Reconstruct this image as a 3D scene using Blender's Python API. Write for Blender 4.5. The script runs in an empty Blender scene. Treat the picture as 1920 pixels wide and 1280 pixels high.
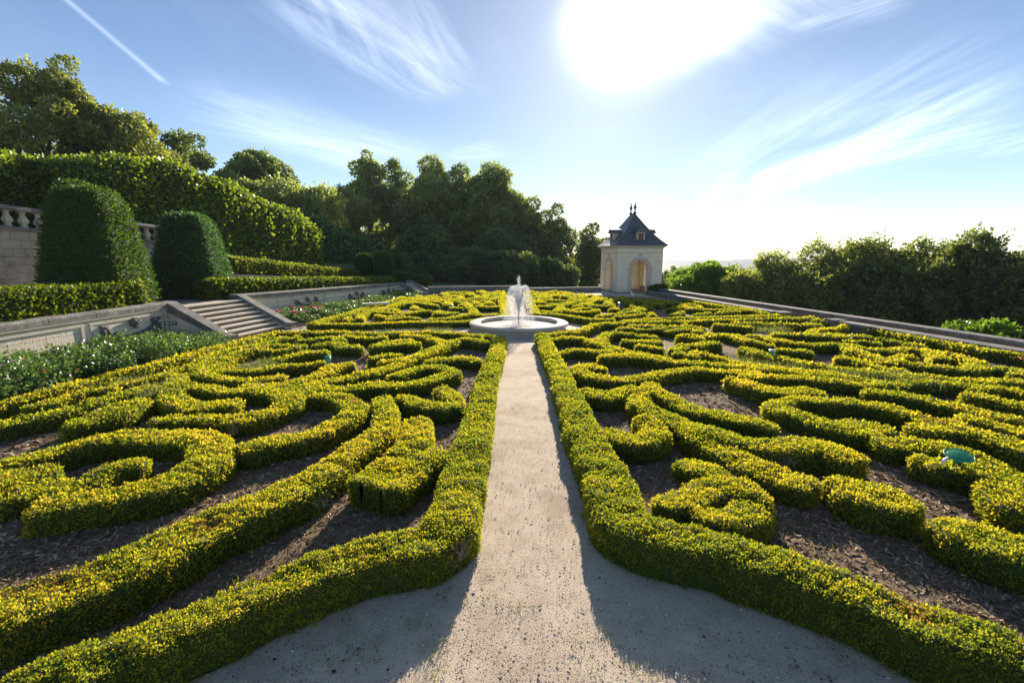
import bpy, math, random
import numpy as np
from mathutils import Vector
R = math.radians
rng = np.random.default_rng(7)
random.seed(7)
scene = bpy.context.scene
COL = scene.collection

# ------------------------------------------------------------------ camera
H, PITCH, F = 3.0, R(10.6), 853.33
SP, CP = math.sin(PITCH), math.cos(PITCH)
cam_d = bpy.data.cameras.new('camera'); cam = bpy.data.objects.new('camera', cam_d); COL.objects.link(cam)
cam.location = (0, 0, H); cam.rotation_euler = (R(90) - PITCH, 0, 0)
cam_d.sensor_width = 36; cam_d.lens = 16.0; cam_d.clip_end = 12000; cam_d.clip_start = 0.05
scene.camera = cam

def ray(px, py):
    u = (px - 960) / F; v = (py - 640) / F
    return u, CP - v * SP, -(SP + v * CP)          # x, forward, up
def on(px, py, z=0.0):                              # point of the level z seen at a photo position
    x, f, u = ray(px, py); t = (z - H) / u
    return x * t, f * t
def at(px, py, Y):                                  # point at forward distance Y
    x, f, u = ray(px, py); t = Y / f
    return x * t, Y, H + u * t

# ------------------------------------------------------------------ tagging
def tag(o, label=None, cat=None, group=None, kind=None):
    if label: o['label'] = label
    if cat: o['category'] = cat
    if group: o['group'] = group
    if kind: o['kind'] = kind
    return o
def link(name, me, mats, parent=None):
    o = bpy.data.objects.new(name, me); COL.objects.link(o)
    for m in (mats if isinstance(mats, (list, tuple)) else [mats]): me.materials.append(m)
    if parent: o.parent = parent
    return o
def empty(name, loc, rz=0):
    o = bpy.data.objects.new(name, None); COL.objects.link(o); o.location = loc; o.rotation_euler = (0, 0, rz)
    o.empty_display_size = .2
    return o

# ------------------------------------------------------------------ mesh builder
class MB:
    def __init__(s): s.v = []; s.f = []; s.m = []
    def add(s, verts, faces, mi=0):
        b = len(s.v); s.v += [tuple(p) for p in verts]; s.f += [tuple(b + i for i in f) for f in faces]; s.m += [mi] * len(faces)
    def box(s, x0, x1, y0, y1, z0, z1, mi=0, rz=0, c=(0, 0)):
        p = [(x, y, z) for z in (z0, z1) for (x, y) in ((x0, y0), (x1, y0), (x1, y1), (x0, y1))]
        if rz:
            cs, sn = math.cos(rz), math.sin(rz)
            p = [(c[0] + (x - c[0]) * cs - (y - c[1]) * sn, c[1] + (x - c[0]) * sn + (y - c[1]) * cs, z) for x, y, z in p]
        s.add(p, [(3, 2, 1, 0), (4, 5, 6, 7), (0, 1, 5, 4), (1, 2, 6, 5), (2, 3, 7, 6), (3, 0, 4, 7)], mi)
    def prism(s, a, b, prof, mi=0):
        """profile (offset to the right of a>b, height) swept from a to b; a, b = (x, y, z)"""
        a = Vector(a); b = Vector(b); d = (b - a); d2 = Vector((d.x, d.y, 0)).normalized(); n = Vector((d2.y, -d2.x, 0))
        k = len(prof)
        vs = [a + n * o + Vector((0, 0, h)) for o, h in prof] + [b + n * o + Vector((0, 0, h)) for o, h in prof]
        fs = [(i, (i + 1) % k, k + (i + 1) % k, k + i) for i in range(k)] + [tuple(range(k))[::-1], tuple(range(k, 2 * k))]
        s.add(vs, fs, mi)
    def lathe(s, prof, c=(0, 0, 0), n=48, mi=0):
        vs = []
        for r, z in prof:
            for i in range(n):
                a = 2 * math.pi * i / n; vs.append((c[0] + r * math.cos(a), c[1] + r * math.sin(a), c[2] + z))
        fs = []
        for j in range(len(prof) - 1):
            for i in range(n):
                k = (i + 1) % n; fs.append((j * n + i, j * n + k, (j + 1) * n + k, (j + 1) * n + i))
        fs.append(tuple(range(n))[::-1]); fs.append(tuple(range((len(prof) - 1) * n, len(prof) * n)))
        s.add(vs, fs, mi)
    def tube(s, pts, rad, n=7, mi=0):
        pts = [Vector(p) for p in pts]; rad = rad if isinstance(rad, (list, tuple)) else [rad] * len(pts)
        vs = []
        for i, p in enumerate(pts):
            d = (pts[min(i + 1, len(pts) - 1)] - pts[max(i - 1, 0)]).normalized()
            u = d.cross(Vector((.3, .9, .1))).normalized(); w = d.cross(u)
            for k in range(n):
                a = 2 * math.pi * k / n; vs.append(p + (u * math.cos(a) + w * math.sin(a)) * rad[i])
        fs = [(j * n + k, j * n + (k + 1) % n, (j + 1) * n + (k + 1) % n, (j + 1) * n + k) for j in range(len(pts) - 1) for k in range(n)]
        fs += [tuple(range(n))[::-1], tuple(range((len(pts) - 1) * n, len(pts) * n))]
        s.add(vs, fs, mi)
    def ball(s, c, r, n=8, mi=0):
        r = r if isinstance(r, (list, tuple)) else (r, r, r)
        prof = [(max(math.sin(math.pi * j / n), .02), -math.cos(math.pi * j / n)) for j in range(n + 1)]
        b = MB(); b.lathe(prof, n=n + 4)
        s.add([(c[0] + x * r[0], c[1] + y * r[1], c[2] + z * r[2]) for x, y, z in b.v], b.f, mi)
    def build(s, name, mats, parent=None, smooth=False, bevel=0):
        me = bpy.data.meshes.new(name); me.from_pydata(s.v, [], s.f); me.update()
        o = link(name, me, mats, parent)
        me.polygons.foreach_set('material_index', s.m)
        if smooth: me.polygons.foreach_set('use_smooth', [True] * len(me.polygons))
        if bevel:
            b = o.modifiers.new('bevel', 'BEVEL'); b.width = bevel; b.segments = 2; b.limit_method = 'ANGLE'; b.angle_limit = R(40)
        return o

# ------------------------------------------------------------------ materials
def mat(name):
    m = bpy.data.materials.new(name); m.use_nodes = True; nt = m.node_tree; nt.nodes.clear()
    out = nt.nodes.new('ShaderNodeOutputMaterial'); return m, nt, out
def N(nt, t, **kw):
    n = nt.nodes.new(t)
    for k, v in kw.items():
        if k.startswith('i_'):
            k = k[2:]; n.inputs[int(k) if k.isdigit() else k].default_value = v
        else: setattr(n, k, v)
    return n
def ramp(nt, stops, fac=None):
    r = nt.nodes.new('ShaderNodeValToRGB'); e = r.color_ramp.elements
    e[0].position = stops[0][0]; e[0].color = (*stops[0][1], 1); e[1].position = stops[1][0]; e[1].color = (*stops[1][1], 1)
    for p, c in stops[2:]:
        x = e.new(p); x.color = (*c, 1)
    if fac is not None: nt.links.new(fac, r.inputs[0])
    return r
def surface(name, stops, scale=4, rough=.85, detail=8, bump=.3, bscale=30, bdist=.02, spec=.3, second=None, coords='Object', stretch=None):
    """ground / stone like material; stops mix by noise; second = (scale, dark colour, amount) for specks or stains"""
    m, nt, out = mat(name); L = nt.links.new
    tc = N(nt, 'ShaderNodeTexCoord'); src = tc.outputs[coords]
    if stretch:
        mp = N(nt, 'ShaderNodeMapping'); mp.inputs['Scale'].default_value = stretch; L(src, mp.inputs[0]); src = mp.outputs[0]
    n1 = N(nt, 'ShaderNodeTexNoise', i_Scale=scale, i_Detail=detail, i_Roughness=.65); L(src, n1.inputs['Vector'])
    r = ramp(nt, stops, n1.outputs[0]); colr = r.outputs[0]
    if second:
        for (sc, c2, lo, hi) in second:
            n2 = N(nt, 'ShaderNodeTexNoise', i_Scale=sc, i_Detail=5, i_Roughness=.6); L(src, n2.inputs['Vector'])
            mr = N(nt, 'ShaderNodeMapRange'); mr.inputs[1].default_value = lo; mr.inputs[2].default_value = hi; L(n2.outputs[0], mr.inputs[0])
            mx = N(nt, 'ShaderNodeMix', data_type='RGBA'); L(mr.outputs[0], mx.inputs[0]); L(colr, mx.inputs[6]); mx.inputs[7].default_value = (*c2, 1); colr = mx.outputs[2]
    b = N(nt, 'ShaderNodeBsdfPrincipled', i_Roughness=rough); b.inputs['Specular IOR Level'].default_value = spec
    L(colr, b.inputs['Base Color'])
    nb = N(nt, 'ShaderNodeTexNoise', i_Scale=bscale, i_Detail=8, i_Roughness=.7); L(src, nb.inputs['Vector'])
    bp = N(nt, 'ShaderNodeBump', i_Strength=bump, i_Distance=bdist); L(nb.outputs[0], bp.inputs['Height']); L(bp.outputs[0], b.inputs['Normal'])
    L(b.outputs[0], out.inputs[0]); return m
def leafmat(name, stops, trans=.5, tcol=(1.5, 1.35, .6), rough=.45, spec=.35):
    m, nt, out = mat(name); L = nt.links.new
    a = N(nt, 'ShaderNodeAttribute', attribute_name='tint')
    r = ramp(nt, stops, a.outputs['Fac'])
    b = N(nt, 'ShaderNodeBsdfPrincipled', i_Roughness=rough); b.inputs['Specular IOR Level'].default_value = spec
    L(r.outputs[0], b.inputs['Base Color'])
    mu = N(nt, 'ShaderNodeMix', data_type='RGBA', blend_type='MULTIPLY'); mu.inputs[0].default_value = 1
    L(r.outputs[0], mu.inputs[6]); mu.inputs[7].default_value = (*tcol, 1)
    t = N(nt, 'ShaderNodeBsdfTranslucent'); L(mu.outputs[2], t.inputs[0])
    mx = N(nt, 'ShaderNodeMixShader'); mx.inputs[0].default_value = trans
    L(b.outputs[0], mx.inputs[1]); L(t.outputs[0], mx.inputs[2]); L(mx.outputs[0], out.inputs[0]); return m

M = {}
M['box_leaf'] = leafmat('box_leaf', [(0, (.24, .16, .10)), (.13, (.20, .14, .06)), (.2, (.09, .14, .025)), (.5, (.18, .24, .03)), (.78, (.36, .345, .04)), (1, (.45, .37, .06))], trans=.55, tcol=(1.85, 1.6, .6), spec=.15)
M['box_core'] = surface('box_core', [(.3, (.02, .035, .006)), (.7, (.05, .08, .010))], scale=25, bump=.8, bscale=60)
M['yew_leaf'] = leafmat('yew_leaf', [(0, (.03, .06, .012)), (.6, (.06, .12, .02)), (1, (.18, .22, .03))], trans=.4, tcol=(1.6, 1.6, .5))
M['blue_yew_shaded_hornbeam_leaf'] = leafmat('blue_yew_shaded_hornbeam_leaf', [(0, (.035, .075, .03)), (.6, (.075, .15, .05)), (1, (.16, .25, .08))], trans=.35, tcol=(1.3, 1.5, .6))
M['hornbeam_leaf'] = leafmat('hornbeam_leaf', [(0, (.04, .07, .015)), (.5, (.11, .17, .025)), (1, (.27, .33, .05))], trans=.5, tcol=(1.6, 1.55, .45), spec=.4, rough=.4)
M['priv_leaf'] = leafmat('privet_leaf', [(0, (.035, .06, .010)), (.5, (.10, .15, .016)), (1, (.24, .26, .04))], trans=.5, tcol=(1.6, 1.5, .5), spec=.5)
M['rose_leaf'] = leafmat('rose_leaf', [(0, (.17, .07, .04)), (.12, (.045, .10, .03)), (.6, (.10, .18, .055)), (1, (.24, .33, .13))], trans=.4, tcol=(1.4, 1.4, .6), spec=.6, rough=.35)
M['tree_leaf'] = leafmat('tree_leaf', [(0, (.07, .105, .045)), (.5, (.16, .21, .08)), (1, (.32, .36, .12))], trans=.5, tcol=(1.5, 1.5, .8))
M['warm_leaf'] = leafmat('warm_leaf', [(0, (.07, .095, .035)), (.5, (.16, .19, .06)), (1, (.33, .34, .10))], trans=.5, tcol=(1.45, 1.45, .6))
M['gold_leaf'] = leafmat('gold_leaf', [(0, (.09, .12, .05)), (.5, (.19, .22, .08)), (1, (.35, .36, .12))], trans=.5, tcol=(1.5, 1.45, .7))
M['bright_leaf'] = leafmat('bright_leaf', [(0, (.05, .10, .015)), (.5, (.11, .19, .03)), (1, (.22, .30, .05))], trans=.5, tcol=(1.6, 1.6, .5))
M['grass'] = leafmat('grass_blade', [(0, (.24, .23, .11)), (.5, (.24, .28, .11)), (1, (.38, .42, .20))], trans=.4, tcol=(1.4, 1.4, .5))
M['petal'] = leafmat('petal', [(0, (.65, .05, .18)), (1, (.85, .25, .38))], trans=.4, tcol=(1.1, 1, 1), spec=.2)
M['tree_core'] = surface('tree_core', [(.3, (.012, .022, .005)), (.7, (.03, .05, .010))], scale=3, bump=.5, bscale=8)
M['bark'] = surface('bark', [(.3, (.035, .028, .02)), (.7, (.10, .08, .06))], scale=6, bump=.8, bscale=20, stretch=(3, 3, .6))
M['twig'] = surface('twig', [(.3, (.20, .15, .11)), (.7, (.40, .32, .25))], scale=20)
M['gravel'] = surface('path_gravel', spec=.05, stops=[(.25, (.46, .36, .255)), (.5, (.62, .50, .37)), (.75, (.72, .60, .46))], scale=3.0, detail=12, bump=.9, bscale=90, bdist=.012,
                      second=[(.55, (.42, .32, .225), .5, .68), (150, (.13, .105, .08), .60, .66), (120, (.80, .70, .56), .64, .69), (60, (.18, .145, .11), .66, .71), (5, (.30, .26, .15), .66, .76)])
M['soil'] = surface('bed_soil', [(.25, (.13, .085, .05)), (.5, (.25, .175, .11)), (.75, (.40, .30, .20))], scale=14, detail=12, bump=1, bscale=60, bdist=.03, spec=.05,
                    second=[(80, (.55, .46, .36), .64, .70), (2.2, (.30, .25, .18), .55, .75), (3.5, (.10, .13, .04), .60, .75)])
M['earth'] = surface('rose_soil', [(.3, (.05, .035, .025)), (.7, (.14, .10, .07))], scale=8, bump=1, bscale=40)
M['grassland'] = surface('grassland', [(.3, (.04, .07, .015)), (.7, (.10, .13, .03))], scale=.05, bump=.3, bscale=2)
M['terrace_gravel'] = surface('terrace_gravel', [(.3, (.28, .23, .17)), (.7, (.42, .36, .28))], scale=3, bump=.5, bscale=80)
M['coping'] = surface('weathered_coping', [(.3, (.10, .09, .08)), (.55, (.24, .22, .19)), (.75, (.38, .35, .30))], scale=2.6, detail=12, bump=.5, bscale=45, bdist=.01,
                      second=[(22, (.05, .047, .045), .55, .66), (9, (.52, .5, .46), .66, .74), (1.1, (.13, .12, .105), .5, .62)])
M['wall_stone'] = surface('pale_wall_stone', [(.3, (.55, .49, .39)), (.7, (.74, .68, .56))], scale=1.6, detail=12, bump=.3, bscale=30, bdist=.01,
                          second=[(2.3, (.20, .175, .14), .56, .74), (14, (.30, .27, .22), .6, .72)])
M['dark_stone'] = surface('sooty_relief_stone', [(.3, (.05, .045, .042)), (.55, (.17, .15, .13)), (.75, (.42, .37, .31))], scale=6, detail=10, bump=.6, bscale=40, bdist=.01)
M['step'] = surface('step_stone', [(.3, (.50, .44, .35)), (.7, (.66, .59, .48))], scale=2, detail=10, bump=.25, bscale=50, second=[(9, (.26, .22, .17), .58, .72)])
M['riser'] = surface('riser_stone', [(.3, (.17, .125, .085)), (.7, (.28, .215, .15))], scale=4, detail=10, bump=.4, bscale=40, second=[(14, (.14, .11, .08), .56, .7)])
M['basin'] = surface('basin_stone', [(.3, (.44, .375, .30)), (.7, (.60, .53, .43))], scale=3, detail=10, bump=.4, bscale=60, bdist=.008, second=[(30, (.24, .2, .16), .58, .68)])
M['basin_in'] = surface('basin_wet_stone', [(.3, (.14, .10, .07)), (.7, (.28, .21, .15))], scale=6, rough=.5)
M['render'] = surface('ochre_render', [(.3, (.64, .56, .45)), (.7, (.76, .68, .56))], scale=1.2, detail=10, bump=.15, bscale=60, bdist=.005, second=[(3, (.40, .33, .24), .6, .8)])
M['dress'] = surface('dressed_stone', [(.3, (.44, .39, .31)), (.7, (.58, .52, .43))], scale=3, bump=.2, bscale=40, second=[(11, (.26, .23, .19), .6, .72)])
M['slate'] = surface('roof_slate', [(.3, (.055, .057, .062)), (.7, (.125, .128, .135))], scale=5, rough=.45, bump=.5, bscale=26, stretch=(1, 1, 3), spec=.5)
M['metal'] = surface('dark_metal', [(.3, (.05, .04, .035)), (.7, (.10, .08, .07))], scale=5, rough=.5, bump=.1)
M['lead'] = surface('window_dark', [(.3, (.16, .09, .06)), (.7, (.22, .15, .11))], scale=8, bump=.1)
M['green_plastic'] = surface('green_plastic', [(.3, (.02, .30, .16)), (.7, (.03, .40, .22))], scale=8, rough=.35, bump=.05, spec=.5)
M['white_plastic'] = surface('white_plastic', [(.3, (.7, .72, .7)), (.7, (.82, .82, .8))], scale=6, rough=.35, bump=.05, spec=.5)
M['sign'] = surface('sign_black', [(.3, (.015, .014, .016)), (.7, (.03, .028, .03))], scale=8, rough=.4, bump=.05)
M['sign_white'] = surface('sign_white', [(.3, (.75, .75, .75)), (.7, (.85, .85, .85))], scale=8, rough=.5, bump=.02)
M['roof_tile'] = surface('roof_tile', [(.3, (.20, .10, .07)), (.7, (.30, .17, .12))], scale=3)
M['house_wall'] = surface('house_wall', [(.3, (.55, .5, .43)), (.7, (.66, .62, .55))], scale=2)
M['pebble'] = leafmat('pebble', [(0, (.035, .03, .028)), (.35, (.13, .10, .08)), (.7, (.38, .31, .24)), (1, (.72, .66, .58))], trans=0.0, spec=.3, rough=.7)
M['chip'] = leafmat('mulch_chip', [(0, (.06, .038, .024)), (.5, (.26, .175, .11)), (1, (.64, .50, .35))], trans=0.0, spec=.05, rough=.9)
M['hill'] = surface('wooded_hill', [(.35, (.02, .035, .02)), (.65, (.045, .065, .03))], scale=.012, detail=12, bump=.5, bscale=.06, bdist=4, second=[(.004, (.10, .11, .05), .60, .66)])

def ashlar(name, c1, c2, mortar, w, h, stain, bump=.7, ms=.012, lo=.48):
    m, nt, out = mat(name); L = nt.links.new
    tc = N(nt, 'ShaderNodeTexCoord'); sp = N(nt, 'ShaderNodeSeparateXYZ'); L(tc.outputs['Object'], sp.inputs[0])
    mx0 = N(nt, 'ShaderNodeMath', operation='ADD'); L(sp.outputs[0], mx0.inputs[0]); L(sp.outputs[1], mx0.inputs[1])
    cb = N(nt, 'ShaderNodeCombineXYZ'); L(mx0.outputs[0], cb.inputs[0]); L(sp.outputs[2], cb.inputs[1])
    br = N(nt, 'ShaderNodeTexBrick', i_Scale=1.0); br.inputs['Brick Width'].default_value = w; br.inputs['Row Height'].default_value = h
    br.inputs['Mortar Size'].default_value = ms; br.inputs['Color1'].default_value = (*c1, 1); br.inputs['Color2'].default_value = (*c2, 1); br.inputs['Mortar'].default_value = (*mortar, 1)
    L(cb.outputs[0], br.inputs['Vector'])
    n = N(nt, 'ShaderNodeTexNoise', i_Scale=2.2, i_Detail=12, i_Roughness=.7); L(tc.outputs['Object'], n.inputs['Vector'])
    mr = N(nt, 'ShaderNodeMapRange'); mr.inputs[1].default_value = lo; mr.inputs[2].default_value = lo + .2; L(n.outputs[0], mr.inputs[0])
    mx = N(nt, 'ShaderNodeMix', data_type='RGBA'); L(mr.outputs[0], mx.inputs[0]); L(br.outputs[0], mx.inputs[6]); mx.inputs[7].default_value = (*stain, 1)
    b = N(nt, 'ShaderNodeBsdfPrincipled', i_Roughness=.9); L(mx.outputs[2], b.inputs['Base Color'])
    nb = N(nt, 'ShaderNodeTexNoise', i_Scale=18, i_Detail=10); L(tc.outputs['Object'], nb.inputs['Vector'])
    bp = N(nt, 'ShaderNodeBump', i_Strength=bump, i_Distance=.04); L(nb.outputs[0], bp.inputs['Height']); L(bp.outputs[0], b.inputs['Normal'])
    L(b.outputs[0], out.inputs[0]); return m
M['ashlar'] = ashlar('old_ashlar', (.42, .35, .27), (.34, .29, .22), (.18, .15, .12), .75, .33, (.17, .145, .12))
M['grey_ashlar'] = ashlar('grey_ashlar', (.20, .18, .15), (.26, .23, .19), (.1, .09, .08), .5, .2, (.10, .09, .08))

M['wall_stone'] = ashlar('pale_ashlar', (.68, .57, .42), (.74, .64, .49), (.36, .30, .22), 1.15, .42, (.34, .285, .22), .25, .008, .52)
M['render'] = ashlar('pavilion_ashlar', (.70, .60, .46), (.74, .65, .51), (.52, .44, .33), .95, .33, (.60, .51, .39), .1, .007, .5)

def water_mat():
    m, nt, out = mat('water'); L = nt.links.new
    b = N(nt, 'ShaderNodeBsdfPrincipled', i_Roughness=.08); b.inputs['Base Color'].default_value = (.30, .27, .22, 1); b.inputs['Specular IOR Level'].default_value = .9
    tc = N(nt, 'ShaderNodeTexCoord'); n = N(nt, 'ShaderNodeTexNoise', i_Scale=26, i_Detail=4); L(tc.outputs['Object'], n.inputs['Vector'])
    bp = N(nt, 'ShaderNodeBump', i_Strength=1, i_Distance=.05); L(n.outputs[0], bp.inputs['Height']); L(bp.outputs[0], b.inputs['Normal']); L(b.outputs[0], out.inputs[0]); return m
M['water'] = water_mat()
def spray_mat():
    m, nt, out = mat('white_water'); L = nt.links.new
    b = N(nt, 'ShaderNodeBsdfPrincipled', i_Roughness=.15); b.inputs['Base Color'].default_value = (.9, .92, .95, 1)
    t = N(nt, 'ShaderNodeBsdfTranslucent'); t.inputs[0].default_value = (.95, .95, .95, 1)
    mx = N(nt, 'ShaderNodeMixShader'); mx.inputs[0].default_value = .75; L(b.outputs[0], mx.inputs[1]); L(t.outputs[0], mx.inputs[2]); L(mx.outputs[0], out.inputs[0]); return m
M['spray'] = spray_mat()

# ------------------------------------------------------------------ foliage engine (numpy)
_w = rng.normal(size=(10, 3)); _w /= np.linalg.norm(_w, axis=1)[:, None]; _ph = rng.uniform(0, 6.28, 10)
def wob(P, f=8.0):
    """smooth pseudo noise, about -1..1"""
    s = 0
    for i in range(10):
        k = f * (1 + .37 * i); s = s + np.sin(P @ _w[i] * k + _ph[i] + 1.7 * np.sin(P @ _w[(i + 3) % 10] * k * .53)) / (1 + .22 * i)
    return s / 3.6
def norm(a): return a / np.maximum(np.linalg.norm(a, axis=-1, keepdims=True), 1e-9)
def leaves(P, Nn, L, aspect, lean=.9, up=.25):
    """quads: P base points, Nn outward normals, L lengths"""
    n = len(P)
    D = norm(Nn + rng.normal(size=(n, 3)) * lean + np.array([0, 0, up]))
    S = norm(np.cross(D, rng.normal(size=(n, 3))))
    L = L[:, None]; W = L * aspect
    V = np.empty((n, 4, 3)); V[:, 0] = P; V[:, 1] = P + D * L * .5 + S * W * .5; V[:, 2] = P + D * L; V[:, 3] = P + D * L * .5 - S * W * .5
    return V.reshape(-1, 3)
def quads_mesh(name, V, tint, mats, parent=None, core=None, core_mi=1):
    """V (4n,3) quads; core = (verts, faces quads) appended"""
    nq = len(V) // 4
    F_ = np.arange(nq * 4, dtype=np.int32).reshape(-1, 4); mi = np.zeros(nq, np.int32); T = np.repeat(tint, 4)
    if core is not None:
        cv, cf = core; F_ = np.vstack([F_, cf + len(V)]); V = np.vstack([V, cv]); mi = np.concatenate([mi, np.full(len(cf), core_mi, np.int32)]); T = np.concatenate([T, np.full(len(cv), .4)])
    me = bpy.data.meshes.new(name)
    me.vertices.add(len(V)); me.vertices.foreach_set('co', V.astype(np.float32).ravel())
    me.loops.add(F_.size); me.loops.foreach_set('vertex_index', F_.astype(np.int32).ravel())
    me.polygons.add(len(F_)); me.polygons.foreach_set('loop_start', np.arange(0, F_.size, 4, dtype=np.int32)); me.polygons.foreach_set('loop_total', np.full(len(F_), 4, np.int32))
    a = me.attributes.new('tint', 'FLOAT', 'POINT'); a.data.foreach_set('value', T.astype(np.float32))
    me.update(calc_edges=True)
    o = link(name, me, mats, parent); me.polygons.foreach_set('material_index', mi); return o
def grid_faces(m, n):
    i, j = np.meshgrid(np.arange(m - 1), np.arange(n - 1), indexing='ij'); a = (i * n + j).ravel()
    return np.stack([a, a + 1, a + n + 1, a + n], 1).astype(np.int32)
CAMP = np.array([0, 0, 3.0])
def grid_leaves(G, Lk=.0048, Lmin=.021, Lmax=.13, cover=4.5, amp=.02, aspect=.6, lean=.9, up=.25, flip=1, sink=.35, sizevar=.3, tuft=0):
    A = G[:-1, :-1]; B = G[:-1, 1:]; C = G[1:, 1:]; D = G[1:, :-1]
    nr = np.cross(C - A, D - B) * .5 * flip; area = np.linalg.norm(nr, axis=-1); cen = (A + B + C + D) / 4
    dist = np.linalg.norm(cen - CAMP, axis=-1); L = np.clip(Lk * dist, Lmin, Lmax)
    ex = (area * cover / L ** 2).ravel(); cnt = np.floor(ex + rng.random(ex.size)).astype(int)
    idx = np.repeat(np.arange(ex.size), cnt); n = len(idx)
    u = rng.random(n)[:, None]; v = rng.random(n)[:, None]
    a, b, c, d = (q.reshape(-1, 3)[idx] for q in (A, B, C, D))
    P = (a * (1 - v) + b * v) * (1 - u) + (d * (1 - v) + c * v) * u
    nn = norm(nr.reshape(-1, 3)[idx]); LL = L.ravel()[idx] * (1 + sizevar * rng.normal(size=n)).clip(.5, 1.8)
    P = P + nn * (rng.random(n)[:, None] - sink) * (amp + .35 * LL[:, None])
    if tuft:
        q = wob(P, 42) + .6 * wob(P, 17); q = np.where(rng.random(n) < .25, q * .3, q)
        P = P + nn * (q * tuft * np.interp(np.linalg.norm(P - CAMP, axis=1), [4, 12, 20], [1.1, .8, .35]))[:, None]
    return P, nn, LL
CS = [(-1, 0), (-1.0, .3), (-1.03, .6), (-1.0, .86), (-.93, .96), (-.8, 1), (-.45, 1.01), (0, 1.02), (.45, 1.01), (.8, 1), (.93, .96), (1.0, .86), (1.03, .6), (1.0, .3), (1, 0)]
def resample(pts, step):
    """Catmull-Rom through rows of (x,y,...)"""
    pts = np.array(pts, float); n = len(pts)
    if n == 2: pts = np.vstack([pts[0], (pts[0] + pts[1]) / 2, pts[1]]); n = 3
    E = np.vstack([2 * pts[0] - pts[1], pts, 2 * pts[-1] - pts[-2]]); out = []
    for i in range(1, n):
        p0, p1, p2, p3 = E[i - 1], E[i], E[i + 1], E[i + 2]; k = max(2, int(np.linalg.norm((p2 - p1)[:2]) / step))
        for t in np.arange(k) / k:
            out.append(.5 * ((2 * p1) + (-p0 + p2) * t + (2 * p0 - 5 * p1 + 4 * p2 - p3) * t * t + (-p0 + 3 * p1 - 3 * p2 + p3) * t ** 3))
    out.append(pts[-1]); return np.array(out)
def sweep_grid(rows, step, cap=True, cs=CS, rough=.022, fr=7.0, batter=0.0, lowfreq=0):
    """rows (x, y, width, z0, z1) -> grid with rounded ends"""
    Q = resample(rows, step); T = np.gradient(Q[:, :2], axis=0); T /= np.maximum(np.linalg.norm(T, axis=1)[:, None], 1e-6)
    if cap:
        def endcap(q, t, sgn):
            w = q[2]; ds = np.array([.0, .09, .17, .23, .265, .2849]) * w; o = []
            for d in ds[1:]:
                r = q.copy(); r[:2] = q[:2] + sgn * t * d; r[2] = w * max(1 - (d / (.285 * w)) ** 3, .0) ** .5; o.append(r)
            return o
        a = endcap(Q[0], T[0], -1)[::-1]; b = endcap(Q[-1], T[-1], 1)
        Q = np.vstack([a, Q, b]); T = np.vstack([[T[0]] * len(a), T, [T[-1]] * len(b)])
    Nn = np.stack([T[:, 1], -T[:, 0]], 1); c = np.array(cs)
    off = c[:, 0][None] * (Q[:, 2] / 2)[:, None] * (1 - batter * c[:, 1][None]); z = Q[:, 3][:, None] + (Q[:, 4] - Q[:, 3])[:, None] * c[:, 1][None]
    G = np.stack([Q[:, 0][:, None] + Nn[:, 0][:, None] * off, Q[:, 1][:, None] + Nn[:, 1][:, None] * off, z], -1)
    # lumpiness along the local normal
    if lowfreq: G[..., 2] += (wob(np.stack([Q[:, 0], Q[:, 1], Q[:, 0] * 0], 1), 1.9) * lowfreq)[:, None] * c[:, 1][None]; G[..., 2] -= (np.clip(wob(np.stack([Q[:, 0], Q[:, 1], Q[:, 0] * 0], 1), 4.2) - .45, 0, 1) * lowfreq * 5)[:, None] * c[:, 1][None]
    dn = np.zeros_like(G); dn[..., 0] = Nn[:, 0][:, None] * np.sign(c[:, 0])[None]; dn[..., 1] = Nn[:, 1][:, None] * np.sign(c[:, 0])[None]
    top = (np.abs(c[:, 0]) < .95).astype(float); dn[..., :2] *= (1 - top)[None, :, None]; dn[..., 2] = top[None]
    G = G + dn * (wob(G.reshape(-1, 3), fr).reshape(G.shape[:2]) * rough)[..., None]
    return G
def leafy(name, G, lm, cm, parent=None, tintf=None, label=None, cat=None, group=None, inset=0, closed_leaf=None, **kw):
    P, nn, LL = grid_leaves(G, **kw)
    tint = (tintf or (lambda P, n: .5 + .22 * rng.normal(size=n)))(P, len(P)).clip(0, 1)
    V = leaves(P, nn, LL, kw.get('aspect', .6), kw.get('lean', .9), kw.get('up', .25))
    m, n = G.shape[:2]
    o = quads_mesh(name, V, tint, [lm, cm], parent, core=(G.reshape(-1, 3), grid_faces(m, n)))
    return tag(o, label, cat, group)

# ------------------------------------------------------------------ box parterre, traced on the level of the clipped tops
FR = {'A': (0, 600, 3.764), 'B': (400, 600, 3.4286), 'C': (0, 900, 3.368), 'D': (400, 900, 3.368), 'E': (960, 580, 3.764), 'F': (1420, 580, 3.764), 'G': (960, 880, 3.2), 'H': (1420, 880, 3.2),
      'J1': (0, 680, 6), 'J2': (180, 620, 6), 'J3': (360, 610, 6), 'J4': (640, 610, 6), 'J5': (0, 820, 4.795), 'J6': (360, 740, 4.795),
      'K1': (1000, 590, 6), 'K2': (1280, 590, 6), 'K3': (1480, 590, 6), 'K4': (1600, 620, 6), 'K5': (1600, 780, 6), 'K6': (1300, 740, 4.795)}
HT = .36
def htop(d): return (.30 if d < 17 else .27) + .05 * min(1, max(0, (8.5 - d) / 4))
def trace(s, z=HT):
    out = []; fr = None
    for tk in s.split():
        if tk in FR: fr = FR[tk]
        else:
            x, y = map(float, tk.split(',')); X, Y = on(fr[0] + x / fr[2], fr[1] + y / fr[2], z)
            if z == HT: X, Y = on(fr[0] + x / fr[2], fr[1] + y / fr[2], htop(math.hypot(X, Y)))
            out.append((X, Y))
    return out
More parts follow.
